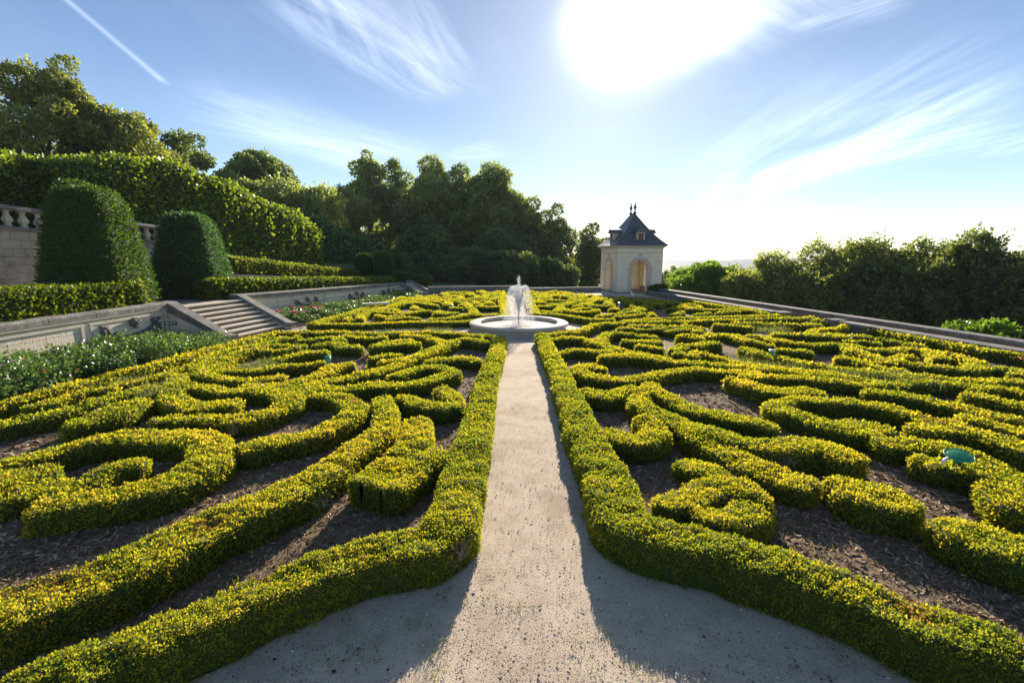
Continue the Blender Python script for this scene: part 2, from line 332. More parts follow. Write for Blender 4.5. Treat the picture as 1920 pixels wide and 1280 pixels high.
# (label, width or widths, trace)
LEFT = [
 ('long box hedge edging the left side of the near path and the near left corner', [.46,.46,.46,.46,.48,.5,.52,.55,.58,.58,.6,.55,.5,.5,.5,.5,.5,.5,.5,.5,.5,.5,.5], 'J4 1775,130 1755,250 1700,400 1645,560 1610,700 1565,900 1510,1100 1480,1240 D 1545,60 1520,160 1480,270 1330,360 1050,418 800,485 600,560 350,655 100,760 C 1300,820 1100,900 850,1000 550,1130 300,1230 80,1330'),
 ('rear box hedge of the left near bed, partly overgrown with pale grass', .42, 'J4 1680,112 1500,105 1350,85 1200,75 1000,72 700,74 350,76 0,72 J3 1600,72 1300,76 1050,78 950,80'),
 ('long outer box hedge of the left near bed, past stair foot and roses', .46, 'J3 930,84 750,130 500,200 200,270 0,320 J2 800,335 500,420 250,475 0,545 J1 800,255 500,340 250,400 0,460 -300,520'),
 ('short box strip wedged against the outer hedge near the left picture edge', .36, 'J1 1270,285 1050,310 850,355 600,430 350,490'),
 ('long box band just inside the outer hedge at the far left edge of the picture', .5, 'J1 1660,275 1400,325 1200,375 900,460 600,545 300,600 0,655 -300,700'),
 ('thin grass-grown box strip between the outer hedge and the pale grass tuft, left near bed', .34, 'J2 200,612 450,570 650,520 790,500'),
 ('small box stub touching the outer hedge just left of the oval scroll, left near bed', .36, 'J2 1030,400 900,432 815,470'),
 ('box hook beside the pale grass tuft, ending in a broad square block, left near bed', [.4,.45,.5,.5,.55,.6,.6,.55], 'J2 950,480 900,560 870,640 840,720 950,790 1150,820 1350,810 1530,800'),
 ('lone leaf-shaped box block left of the pale grass tuft in the left near bed', [.5,.7,.7,.5,.3], 'J1 1570,420 1400,490 1150,590 930,660 790,715'),
 ('large spiral box scroll with a dark hollow at the lower left of the picture', [.45,.45,.45,.45,.45,.5,.6,.65,.6,.65,.65,.6,.55,.5,.5,.5], 'J1 -200,1120 100,1110 400,1030 650,965 850,905 1100,860 1400,810 1700,800 J6 60,370 160,440 130,560 20,650 J5 1500,380 1200,450 900,500 600,545 400,570'),
 ('curled inner tongue of the large spiral box scroll at the lower left', [.6,.55,.5,.45,.45,.45], 'J5 130,440 350,400 580,400 800,340 1020,230 1230,190'),
 ('box mass joining the large spiral scroll to the left picture edge', [.8,.8,.7,.5], 'J5 -220,430 20,360 180,330 400,270'),
 ('C-shaped box scroll with a thick rounded bend in the middle of the left near bed', [.45,.45,.45,.45,.5,.55,.55,.5,.5,.5,.45], 'J3 -100,655 100,690 350,720 600,720 850,720 1040,760 1100,845 1000,895 800,960 600,1020 300,1045'),
 ('narrow box strip squeezed between the C-shaped scroll and the large spiral scroll', .36, 'J2 690,1000 850,970 1000,990 1200,965 1320,1000'),
 ('outer ring of the big oval box scroll nearest the stairs, left near bed', .38, 'J3 1190,130 1000,160 750,212 450,265 200,335 60,430 100,525 300,585 600,605 850,585 1000,560'),
 ('inner ring of the big oval box scroll, covered with pale grass at its front', .38, 'J3 1240,215 1000,215 800,237 600,278 430,335 260,420 270,480 450,502 700,484 950,462 1200,432 1450,405'),
 ('short box block standing inside the big oval scroll on bare soil', .34, 'J3 810,292 920,287 1050,270 1170,245'),
 ('box tongue just behind the green trap in the left near bed', .38, 'J3 980,372 1150,332 1330,303 1500,292'),
 ('broad box band just in front of the green trap, left near bed', [.5,.5,.5,.5,.45,.45,.4], 'J3 1760,420 1620,450 1480,510 1300,575 1080,625 850,650 600,662'),
 ('long sinuous box band crossing the left near bed from its rear hook', [.4,.42,.42,.45,.48,.5,.5,.5,.5,.5,.5,.5], 'J4 1610,185 1500,160 1320,158 1170,215 1000,290 800,362 600,450 380,520 150,565 0,592 J3 1500,625 1300,650'),
 ('box loop with a dark slit beside the sinuous band, left near bed', [.42,.42,.45,.45,.48,.5,.5,.5,.48,.42,.42,.42,.42], 'J3 1130,685 1300,680 1500,688 1700,690 J4 250,665 450,645 700,650 900,625 1100,570 1240,520 1180,475 1020,455 820,490 620,560'),
 ('leaf-shaped box block beside the path hedge, below the rear hook, left near bed', [.36,.5,.52,.4], 'J4 1000,390 1150,360 1350,355 1530,372'),
 ('fat oval box block at the rear of the left near bed', [.45,.75,.75,.5], 'J4 370,235 540,205 680,185 820,200'),
 ('small stepped box block right of the green trap in the left near bed', [.36,.4,.36], 'J4 350,358 490,328 640,332'),
 ('short box strip under the small stepped block, left near bed', .32, 'J4 450,415 590,400 700,380'),
 ('box bar along the rear hedge of the left near bed, left of the grassy gap', .38, 'J4 30,112 180,128 330,128 470,115'),
 ('crooked box piece in the rear of the left near bed, straight behind the green trap', [.36,.42,.5,.42], 'J3 1390,215 1590,185 1710,225 1880,238'),
 ('arched box piece near the rear hedge, between the oval scroll and the crooked piece', .36, 'J3 1220,172 1400,152 1550,135 1680,165'),
 ('box sliver in the corner between the outer hedge and the oval scroll, left near bed', .26, 'J3 1040,120 900,147'),
 ('box arm running forward from the grassy rear hedge into the sinuous band, left near bed', .42, 'J4 710,100 900,108 1060,150 1200,205'),
 ('hooked box scroll with an upturned tip beside the path hedge, left near bed', [.4,.45,.48,.5,.5,.42,.36], 'J4 700,790 830,845 980,880 1140,895 1260,850 1220,770 1125,712'),
 ('broad box band sweeping down to the lower left corner, with dry twiggy patches', [.42,.45,.45,.48,.5,.54,.58,.62,.66,.7,.7,.7,.7,.7,.7], 'J6 1700,20 1745,120 1720,250 1600,370 1420,480 1230,620 1050,740 850,850 620,950 350,1060 100,1160 C 1000,420 700,545 400,650 150,745 -120,810'),
 ('thick box arm with a bare twiggy spot, pointing left below the C-shaped scroll', [.5,.5,.5,.5,.5,.5,.5,.45,.42,.4], 'B 220,800 400,755 600,720 750,665 870,600 920,550 860,500 760,475 670,470 560,445'),
 ('two-lobed box clump left of the near stretch of path hedge, upper lobe rounded', [.5,.52,.55,.55,.5], 'B 1315,640 1295,740 1200,850 1090,945 990,1020'),
 ('pointed box lobe nearest the soil strip by the near left path corner', [.5,.55,.6,.55], 'B 1430,840 1320,900 1210,975 1120,1045'),
]
RIGHT = [
 ('long box hedge edging the right side of the near path and the near right corner', [.46,.46,.46,.48,.5,.52,.54,.56,.6,.62,.64,.64,.6,.55,.52,.5,.5,.5,.5,.5,.5,.5,.5,.5,.5,.5], 'K1 100,225 150,330 200,450 260,560 320,680 355,800 410,900 450,1000 490,1100 540,1230 E 590,1010 650,1110 700,1220 G 620,170 660,270 790,345 970,385 1180,430 1380,500 H 128,560 350,640 600,725 800,820 1000,900 1250,970 1450,1045 1600,1100 1850,1220 2150,1330 2500,1440'),
 ('box hedge closing the right near bed behind the basin, stepping up at its end', .4, 'K1 165,215 400,195 560,155 720,108 960,92'),
 ('long low rear box hedge of the right near bed, facing the far bed', .34, 'K1 1030,76 1350,72 1700,66 1900,60 K2 500,52 900,42 1300,38 1480,32'),
 ('outer box hedge of the right near bed, browned, along the low stone wall', .42, 'K3 300,62 560,95 800,130 1050,180 1300,232 1550,282 1750,308 K4 1250,178 1500,222 1750,258 1960,300 2150,340'),
 ('thin box line parallel to the outer hedge near the stone pier, right near bed', .3, 'K3 270,225 500,220 750,232 1000,268 1250,310 1480,350'),
 ('short box dash between two thin lines in the rear right of the right near bed', .3, 'K3 660,282 850,292 1000,310'),
 ('slim box lozenge rear right of the right near bed, behind the ring scroll', .38, 'K3 720,345 900,368 1090,392 1240,386'),
 ('box bar running down to the small weed patch beside the ring scroll, right near bed', .38, 'K4 590,188 750,205 890,240 980,300'),
 ('ring-shaped box scroll with bare soil inside at the far right of the right near bed', .4, 'K4 640,272 500,285 490,318 650,350 900,380 1150,408 1350,405 1410,350 1300,300 1120,262 960,240'),
 ('box curl between the bare soil patch and the ring scroll, right near bed', .36, 'K3 620,335 700,390 850,440 1000,492 1110,540'),
 ('box wedge pointing at the bare soil patch, in front of the curl, right near bed', .38, 'K3 560,475 700,495 900,552 1100,602 1280,615'),
 ('long narrow box band passing in front of the white and green trap', .42, 'K2 700,375 850,432 1000,470 1200,512 1400,552 1650,590 1900,622 K3 950,645 1200,682 1450,690 1700,705 K4 1180,545 1350,570 1500,580'),
 ('long box band across the right near bed with pale grass growing along its back', [.5,.5,.48,.45,.42,.42,.42,.42,.42,.42,.42], 'K1 800,462 1100,455 1350,475 1600,512 1900,545 K2 500,570 900,602 1300,642 1700,675 K4 400,560 800,562 1200,590 1500,605'),
 ('box hook with a dry brown spot in its bend, right near bed', [.4,.42,.45,.48,.48,.45,.5,.5,.48,.45,.42,.4,.4], 'K1 760,580 620,550 500,590 600,650 780,705 1000,712 1200,695 1450,645 1700,612 1900,605 K2 400,618 650,625 820,640'),
 ('long-armed box scroll around shaded soil in the middle of the right near bed', [.48,.5,.55,.6,.5,.45,.42], 'K2 1520,862 1380,845 1200,850 1000,840 780,790 640,740 560,715'),
 ('straight upper arm of the long-armed box scroll, reaching right past the shaded soil', .4, 'K2 700,692 1000,688 1300,702 1600,722 1900,752 K3 850,772 1100,775'),
 ('broad box band falling from the hook to a rounded end above the mulch', [.4,.42,.45,.48,.5,.52,.55,.6,.65,.65,.6], 'K1 1330,770 1220,850 1190,940 1270,1020 1430,1090 1640,1170 K6 130,390 350,510 560,610 780,670 980,730'),
 ('knobbly box arm ending in a rounded head, above the lone leaf-shaped block, right near bed', [.5,.5,.5,.55,.6,.65,.65,.6], 'K6 0,280 250,370 520,430 750,455 950,450 1100,440 1250,490 1390,545'),
 ('thick curved box bar with a rounded right end, under the pale soil opening', [.42,.45,.5,.5,.5,.5], 'K1 1400,850 E 1150,625 1270,685 1450,730 1650,770 1810,800'),
 ('boat-shaped box block beside the middle of the right path hedge', [.34,.5,.55,.45,.32], 'K1 585,815 720,870 830,900 980,850 1110,792'),
 ('crescent box block on the mulch beside the right path hedge, below the boat-shaped block', [.45,.5,.5,.5,.42], 'E 670,855 820,905 970,890 1010,840 935,765'),
 ('short box arm leading into the little ring with a bare twiggy hole, right near bed', .46, 'E 1260,1030 1340,1085 1440,1140 1500,1210'),
 ('little box ring around a bare twiggy hole near the right front corner hedge', [.42,.45,.45,.45,.45,.45,.45,.4], 'G 930,200 1080,150 1210,90 1360,85 1440,160 1400,250 1260,275 1150,235'),
 ('lone leaf-shaped box block on the mulch, lower right', [.4,.72,.78,.5], 'H 490,55 620,110 780,165 890,205'),
 ('very broad box block cut by the right picture edge, lower right', [.6,.75,.78,.78], 'H 1190,320 1350,385 1600,440 1850,500'),
 ('box arm carrying the green net, above the lower right mulch', [.45,.5,.5,.5,.5,.5,.55,.55], 'K5 350,275 600,292 850,312 1050,350 1250,410 1450,500 1650,600 1900,720'),
 ('box strip pressed against the front of the green net arm', [.5,.5,.5,.45], 'K5 810,455 1000,510 1250,570 1450,625'),
 ('box leg turning down at the right picture edge, right of the shaded hollow', [.5,.6,.6], 'K5 1720,770 1790,890 1950,990'),
 ('long box band behind the green net, its front in deep shade', [.45,.5,.5,.5,.5,.5], 'K5 740,125 1000,130 1250,150 1500,205 1750,290 1980,380'),
 ('box strip behind the band with two white petals on it, far right', .45, 'K4 1270,965 1500,1010 1700,1065 1920,1110'),
 ('long box bar with a dark front face, right of the shaded soil, right near bed', [.45,.5,.5,.5,.5,.5,.45], 'K4 190,655 400,685 700,725 1000,785 1300,850 1600,920 1820,960'),
 ('box band weaving between the dark-fronted bar and the fat scroll, right near bed', .44, 'K2 1260,932 1450,935 K3 350,952 650,965 950,1005 1250,1075 1500,1160 K4 900,1005 1150,1015'),
 ('fat box scroll curled round a small dark slot, centre right of the right near bed', [.4,.45,.5,.5,.6,.75,.75,.5], 'K6 900,25 760,60 800,120 1020,190 1230,255 1420,275 1560,265 1720,285'),
 ('box strip at the right edge above the dark-fronted bar', .42, 'K4 1330,735 1550,752 1750,800 1950,840'),
 ('tangled box curl right of the ring scroll, upper of three', .36, 'K4 1660,425 1790,425 1860,480'),
 ('tangled box curl right of the ring scroll, middle of three', .38, 'K4 1540,530 1700,560 1930,560'),
 ('tangled box curl right of the ring scroll, lowest of three', .38, 'K4 1400,645 1650,642 1930,690'),
 ('open box ring behind the basin side of the right near bed', [.36,.38,.4,.42,.42,.42,.42,.42,.42], 'K1 1370,245 1150,213 900,203 780,245 770,310 880,370 1080,412 1300,452 1500,482'),
 ('box tongue filling the open ring, right near bed', .4, 'K1 1030,278 1150,292 1300,300 1400,292'),
 ('short box block below the tongue of the open ring', .34, 'K1 1190,345 1300,362 1430,372'),
 ('low box arc at the rear path corner of the right near bed', .38, 'K1 245,265 420,250 520,252 620,272 690,318'),
 ('oblong box block beside the path hedge with a brown crack, right near bed', .4, 'K1 325,390 550,380 700,398 900,402'),
 ('first short box dash of the row behind the open ring', .32, 'K1 960,145 1100,150 1230,163'),
 ('thin box line behind the short dashes, rear of the right near bed', .28, 'K1 1100,113 1300,117 1500,127 1700,138'),
 ('second short box dash of the row behind the open ring', .3, 'K1 1285,162 1400,160 1480,157'),
 ('third and longest box dash of the row behind the open ring', .34, 'K1 1520,180 1700,167 1860,180 K2 150,190'),
 ('small slanting box bar just inside the rear hedge, right near bed', .32, 'K2 15,112 120,130 235,152'),
 ('box bar with dark front in the rear middle of the right near bed', .34, 'K2 360,112 550,122 760,142'),
 ('short rounded box bar left of the humped block, right near bed', .34, 'K1 1650,240 1800,230 K2 0,242 210,262'),
 ('humped box block in the rear middle of the right near bed', [.4,.5,.5,.45,.4], 'K2 260,230 370,212 550,225 690,260 800,300'),
 ('box bow with a square end beside bare soil, right near bed', .42, 'K1 1590,400 1700,352 1900,340 K2 220,330 385,315'),
 ('box trail running right from the bow into pale grass', .34, 'K1 1620,425 1800,462 K2 150,420 350,462 600,522 900,572 1300,612 1700,652'),
 ('box bar with clean end right of the white and green trap', .38, 'K2 1085,372 1250,390 1420,400'),
 ('small curved box piece behind the white and green trap', .34, 'K2 740,232 900,250 1030,280'),
 ('tiny box dash between humped block and trap', .28, 'K2 860,312 1000,332'),
 ('wavy box bar behind the bare soil patch, right near bed', .38, 'K2 1070,292 1250,320 1430,335 1600,322 1760,332'),
 ('flat box bar with dark front under the weedy clearing, right near bed', .38, 'K2 1040,212 1250,222 1410,232'),
 ('little box cube near the rear right corner of the right near bed', .34, 'K2 1365,110 1450,106 1550,112'),
 ('thin box line along the rear hedge left of the weedy clearing', .28, 'K2 575,92 800,100 1000,110'),
 ('thin box line along the rear hedge right of the weedy clearing', .28, 'K2 1020,96 1200,102 1300,110'),
 ('box zigzag in the rear right corner of the right near bed', .34, 'K2 1420,205 1500,160 1700,150 1840,115'),
 ('short box line in front of the zigzag, right near bed', .34, 'K2 1475,240 1650,242 1850,252'),
]
BROWN = []      # (x, y, r) dry patches
def dry(frame, x, y, r=.25): X, Y = trace('%s %g,%g' % (frame, x, y))[0]; BROWN.append((X, Y, r))
for a in [('J4',130,800,.22),('J4',90,850,.18),('J6',1180,900,.2),('J6',1500,50,.18),('J6',160,1140,.22),('J3',450,1130,.2),('J5',380,250,.2),('C',380,600,.3),('C',120,640,.25),('C',1330,260,.2),('K1',860,740,.2),('K1',960,740,.16),('K6',850,540,.2),('K6',350,680,.18),('G',1290,160,.12),('H',930,830,.22),('K4',1600,290,.8),('K4',1800,310,.9),('K4',1200,240,.3),('K4',900,1000,.3),('D',1560,400,.15),('D',300,580,.15),('E',620,880,.12)]: dry(*a)
BR = np.array(BROWN)
def box_tint(P, n):
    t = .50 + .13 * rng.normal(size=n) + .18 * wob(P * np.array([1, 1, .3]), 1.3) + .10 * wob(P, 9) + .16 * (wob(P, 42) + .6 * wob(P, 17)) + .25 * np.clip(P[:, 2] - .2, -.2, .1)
    # fresh green growth close by, yellower further out
    t = t + .05
    red = rng.random(n) < .012; t[red] = .97
    for (x, y, r) in BR:
        d = np.hypot(P[:, 0] - x, P[:, 1] - y) / r; k = (rng.random(n) < .75 * (1 - d)) ; t[k] = rng.random(k.sum()) * .14
    k = rng.random(n) < .02; t[k] = .1
    return np.where(t < .2, np.where(rng.random(n) < .85, np.maximum(t, .21), t), t) if len(BR) == 0 else t
def hedge_rows(pts, w, z1=HT):
    w = list(np.atleast_1d(w)); n = len(pts)
    if len(w) == 1: w = w * n
    w = list(np.interp(np.linspace(0, 1, n), np.linspace(0, 1, len(w)), w))
    return [(p[0], p[1], w[i] - .065, 0.0, z1 - HT - .035 + htop(math.hypot(p[0], p[1]))) for i, p in enumerate(pts)]
def box_hedge(pts, w, label, group, dz=0.0, step=None, shift=.05, **kw):
    rows = hedge_rows(pts, w, HT + dz); d = min(math.hypot(p[0], p[1]) for p in pts)
    G = sweep_grid(rows, step or (.06 if d < 8 else .12), rough=.032 if d < 17 else .012, fr=6.5, lowfreq=.025 if d < 17 else .012)
    if len(BR):                                      # dry spots sink a little
        for (x, y, r) in BR:
            q = np.hypot(G[..., 0] - x, G[..., 1] - y) / r; G[..., 2] -= .07 * np.exp(-q * q * 2) * (G[..., 2] > .3)
    return leafy('box_hedge', G, M['box_leaf'], M['box_core'], tintf=(lambda P, n: box_tint(P, n) + shift), label=label, cat='hedge', group=group, lean=.75, up=.5, Lk=kw.pop('Lk', .0037), Lmin=.0155, Lmax=.11, tuft=.027, **kw)
k = 0
for side, tab in (('left', LEFT), ('right', RIGHT)):
    for lab, w, s in tab:
        k += 1; dz = ((k * 7) % 11 - 5) * .0045
        box_hedge(trace(s), w, lab, 'clipped box hedges of the %s near bed' % side, dz, shift=-.09 if 'edging' in lab else .05)

# far beds: the same pattern reflected across the fountain
WB = {}
for side, pth, out_, rear in (('left', ('J4 1775,130', 'D 1520,160'), ('J3 930,84', 'J1 0,460'), ('J4 1680,112', 'J3 950,80')), ('right', ('K1 100,225', 'G 620,170'), ('K3 300,62', 'K4 1250,178'), ('K1 165,215', 'K2 1480,32'))):
    WB[side] = [trace(q)[0] for q in pth + out_ + rear]
FQ = {'left': (on(948, 591, HT), on(583, 602, HT), (-.75, 34.8), (-7.0, 35.6)), 'right': (on(1005, 585, HT), on(1458, 587, HT), (1.0, 34.8), (9.6, 34.5))}
def warp(side, p):
    (a, b, c, d, r0, r1) = WB[side]; x, y = p
    lx = lambda P, Q: P[0] + (Q[0] - P[0]) * (y - P[1]) / (Q[1] - P[1])
    u = (x - lx(a, b)) / (lx(c, d) - lx(a, b)); yr = r0[1] + (r1[1] - r0[1]) * u; y0 = b[1] + .15
    v = 1 - (y - y0) / (yr - y0); q = FQ[side]
    X = (q[0][0] * (1 - u) + q[1][0] * u) * (1 - v) + (q[2][0] * (1 - u) + q[3][0] * u) * v
    Y = (q[0][1] * (1 - u) + q[1][1] * u) * (1 - v) + (q[2][1] * (1 - u) + q[3][1] * u) * v
    return X, Y
FARB = {('left', 0): 'box hedge edging the far left bed along the middle path behind the fountain',
        ('left', 1): 'front box hedge of the far left bed, just across the gravel behind the basin',
        ('left', 2): 'outer left box hedge of the far left bed beside the far roses',
        ('right', 0): 'box hedge edging the far right bed along the middle path and pavilion end',
        ('right', 1): 'front box hedge of the far right bed immediately right of the fountain basin',
        ('right', 2): 'long front box hedge of the far right bed ending at the stone pier',
        ('right', 3): 'outer right box hedge of the far right bed along the low stone wall'}
for side, tab in (('left', LEFT), ('right', RIGHT)):
    for i, (lab, w, s) in enumerate(tab):
        pts = [warp(side, p) for p in trace(s)]
        pts = [p for p in pts if p[1] < 36.2]
        if len(pts) < 2: continue
        k += 1; ww = (w if isinstance(w, list) else [w])
        box_hedge(pts, [q * .96 for q in ww][:max(1, len(ww))], FARB.get((side, i), 'low clipped box scroll among many in the far %s bed beyond the fountain' % side),
                  'clipped box hedges of the far %s bed' % side, ((k * 5) % 9 - 4) * .004, step=.22, Lk=.0028)

# ------------------------------------------------------------------ ground, beds, paths
def poly_sheet(name, pts, z, m, kind='structure'):
    me = bpy.data.meshes.new(name); me.from_pydata([(x, y, z) for x, y in pts], [], [tuple(range(len(pts)))]); me.update()
    o = link(name, me, m); o['kind'] = kind; return o
def hterr(X, Y):
    """ground level"""
    z = np.zeros_like(X)
    right = X - (17.0 - .165 * (Y - 11)); z = np.where(right > 0, -np.minimum(right * 1.2, 9) - np.clip(right - 8, 0, 600) * .05, z)
    left = (-14.0 + .17 * (Y - 15)) - X
    far = Y - 46; z = np.where((far > 0) & (X > -4), np.minimum(z, -far.clip(0, 9) * .8 - far.clip(0, 700) * .045), z)
    z = np.maximum(z, -34)
    d = np.hypot(X, Y); hill = np.clip((d - 900) / 900, 0, 1); hill = hill * hill * (3 - 2 * hill)
    z = z + hill * (-6 + 9 * np.sin(X / 420 + 1.2) + 5 * np.sin(X / 170 + Y / 500) + 2.5 * np.sin(X / 61)) + 16 * np.clip((d - 2300) / 700, 0, 1)
    z = np.where((X < -4) & (Y > 46), np.clip((Y - 46) * .015, 0, 4) * np.clip((-4 - X) / 8, 0, 1), z)
    return z
ax = np.concatenate([-np.geomspace(3000, 30, 26), np.arange(-29, 60, 1.0), np.geomspace(61, 3500, 70)])
ay = np.concatenate([np.arange(-30, 75, 1.5), np.geomspace(76, 4000, 90)])
XX, YY = np.meshgrid(ax, ay, indexing='ij'); ZZ = hterr(XX, YY) - .012
Gt = np.stack([XX, YY, ZZ], -1)
V = Gt.reshape(-1, 3); Fc = grid_faces(*XX.shape)[:, ::-1]
me = bpy.data.meshes.new('ground'); me.from_pydata(V.tolist(), [], Fc.tolist()); me.update()
g = link('ground', me, [M['gravel'], M['grassland'], M['hill']]); g['kind'] = 'structure'
cx = V[Fc].mean(1); mi = np.where(np.hypot(cx[:, 0], cx[:, 1]) > 500, 2, np.where((cx[:, 2] < -.3) | (cx[:, 1] > 44) | (cx[:, 0] < -24), 1, 0))
me.polygons.foreach_set('material_index', mi.astype(np.int32)); me.polygons.foreach_set('use_smooth', [True] * len(me.polygons))

def dense(s): return [tuple(q[:2]) for q in resample(trace(s), .4)]
lb = dense(LEFT[0][2]) ; lr = dense(LEFT[1][2]); ll = dense(LEFT[2][2])
left_poly = lb[::-1] + lr + ll + [(-14, 4), (-10, 1), (-6, 1.6)]
rb = dense(RIGHT[0][2]); rr = dense(RIGHT[1][2]) + dense(RIGHT[2][2]); ro = dense(RIGHT[3][2])
right_poly = rb[::-1] + rr + ro + [(14.3, 8), (13, 3), (9, 1.2)]
poly_sheet('bed_soil', left_poly, .004, M['soil']); poly_sheet('bed_soil', right_poly, .005, M['soil'])
fl = [FQ['left'][0], FQ['left'][1], FQ['left'][3], FQ['left'][2]]; fr_ = [FQ['right'][0], FQ['right'][1], FQ['right'][3], FQ['right'][2]]
poly_sheet('bed_soil', fl, .004, M['soil']); poly_sheet('bed_soil', fr_, .005, M['soil'])

def inside(P, poly):
    x, y = P[:, 0], P[:, 1]; c = np.zeros(len(P), bool); q = np.array(poly); j = len(q) - 1
    for i in range(len(q)):
        a = ((q[i, 1] > y) != (q[j, 1] > y)) & (x < (q[j, 0] - q[i, 0]) * (y - q[i, 1]) / (q[j, 1] - q[i, 1] + 1e-12) + q[i, 0]); c ^= a; j = i
    return c
def scatter(n, x0, x1, y0, y1, near=True):
    """more points close to the camera"""
    y = y0 * (y1 / y0) ** rng.random(n) if near else rng.uniform(y0, y1, n)
    x = rng.uniform(-1, 1, n) * (1.15 * y + .6); P = np.stack([x, y], 1); return P[(x > x0) & (x < x1)]
# mulch chips
P = scatter(95000, -13, 14.5, 2.4, 14); P = P[inside(P, left_poly) | inside(P, right_poly)]; n = len(P)
dist = np.hypot(P[:, 0], P[:, 1]); Lc = np.clip(.0085 * dist, .022, .09) * rng.uniform(.5, 1.5, n)
P3 = np.column_stack([P, rng.uniform(.006, .02, n)]); a = rng.uniform(0, 6.28, n)
D = norm(np.stack([np.cos(a), np.sin(a), rng.normal(size=n) * .25], 1)); S = norm(np.cross(D, norm(np.array([0, 0, 1]) + rng.normal(size=(n, 3)) * .35)))
Lc = Lc[:, None]; Wc = Lc * rng.uniform(.12, .35, n)[:, None]
V = np.stack([P3 - D * Lc / 2 - S * Wc / 2, P3 + D * Lc / 2 - S * Wc / 2, P3 + D * Lc / 2 + S * Wc / 2, P3 - D * Lc / 2 + S * Wc / 2], 1).reshape(-1, 3)
tag(quads_mesh('mulch', V, rng.beta(1.6, 2.2, n), [M['chip']]), 'brown wood chip mulch between the near box hedges', 'mulch', kind='stuff')
# pebbles: tilted little lumps (two crossed quads domes)
def lumps(P, s, h, tint, name, m, lab, cat):
    n = len(P); a = rng.uniform(0, 6.28, n); ca, sa = np.cos(a), np.sin(a)
    e = rng.uniform(.6, 1, n); base = []
    for (dx, dy) in ((1, 0), (0, 1), (-1, 0), (0, -1)):
        X = dx * s; Y = dy * s * e; base.append(np.stack([P[:, 0] + X * ca - Y * sa, P[:, 1] + X * sa + Y * ca, np.full(n, -.001)], 1))
    topq = []
    for (dx, dy) in ((.5, .5), (-.5, .5), (-.5, -.5), (.5, -.5)):
        X = dx * s * .85; Y = dy * s * e * .85; topq.append(np.stack([P[:, 0] + X * ca - Y * sa, P[:, 1] + X * sa + Y * ca, h], 1))
    V = np.stack([topq[0], topq[1], topq[2], topq[3],
                  base[0], base[1], topq[1] * .5 + topq[0] * .5, topq[0], base[1], base[2], topq[2], topq[1],
                  base[2], base[3], topq[3], topq[2], base[3], base[0], topq[0], topq[3]], 1).reshape(-1, 3)
    return tag(quads_mesh(name, V, np.repeat(tint, 5), [m]), lab, cat, kind='stuff')
P = scatter(90000, -3.5, 9, 2.2, 9); P = P[~(inside(P, left_poly) | inside(P, right_poly))]; n = len(P)
s = rng.exponential(.0013, n) + .0014; s = s * (1 + .10 * np.hypot(P[:, 0], P[:, 1])); big = rng.random(n) < .012; s[big] *= 2.8; s = np.minimum(s, .019)
lumps(P, s, s * rng.uniform(.2, .4, n), rng.beta(.55, .55, n), 'gravel', M['pebble'], 'loose gravel and pebbles on the near path', 'gravel')
# grass blades
def blades(P3, h, lab, name='grass', lean=.5, w=.05, cat='grass'):
    n = len(P3); D = norm(np.array([0, 0, 1.0]) + rng.normal(size=(n, 3)) * lean * np.array([1, 1, .2])); S = norm(np.cross(D, rng.normal(size=(n, 3)))); h = h[:, None]; ww = h * w
    V = np.stack([P3 - S * ww, P3 + S * ww, P3 + D * h + S * ww * .15, P3 + D * h - S * ww * .15], 1).reshape(-1, 3)
    return tag(quads_mesh(name, V, rng.random(n), [M['grass']]), lab, cat, kind='stuff')
def clumps(cs, n, r): 
    i = rng.integers(0, len(cs), n); return cs[i] + rng.normal(size=(n, 2)) * r
P = scatter(260, -13, 14, 2.4, 16); P = P[inside(P, left_poly) | inside(P, right_poly)]; Q = clumps(P, 7000, .09)
blades(np.column_stack([Q, np.zeros(len(Q))]), rng.uniform(.02, .08, len(Q)), 'scattered green weeds on the mulch of the near beds', lean=.8)
P = np.vstack([np.column_stack([rng.uniform(-1.8, -.5, 30), rng.uniform(2.4, 3.3, 30)]), np.column_stack([rng.uniform(.4, 4.2, 22), rng.uniform(2.2, 3.6, 22)]), np.column_stack([rng.uniform(-.8, .8, 10), rng.uniform(2.4, 4.5, 10)])])
Q = clumps(P, 2600, .06); blades(np.column_stack([Q, np.zeros(len(Q))]), rng.uniform(.012, .05, len(Q)), 'short sparse grass growing through the gravel of the near path', lean=1.0, w=.06)
# fallen box clippings along the hedge feet
P = scatter(9000, -3.2, 6, 2.3, 9); P = P[~(inside(P, left_poly) | inside(P, right_poly))]; keep = rng.random(len(P)) < .12 + .6 * (wob(np.column_stack([P, P[:, 0] * 0]), 2.5) > .35); P = P[keep][:1500]; n = len(P)
V = leaves(np.column_stack([P, np.full(n, .006)]), norm(np.column_stack([rng.normal(size=(n, 2)), np.full(n, .12)])), rng.uniform(.009, .02, n), .5, .05, .05)
tag(quads_mesh('fallen_leaves', V, rng.uniform(0, .45, n), [M['box_leaf']]), 'small fallen box leaves and clippings on the gravel path', 'leaves', kind='stuff')
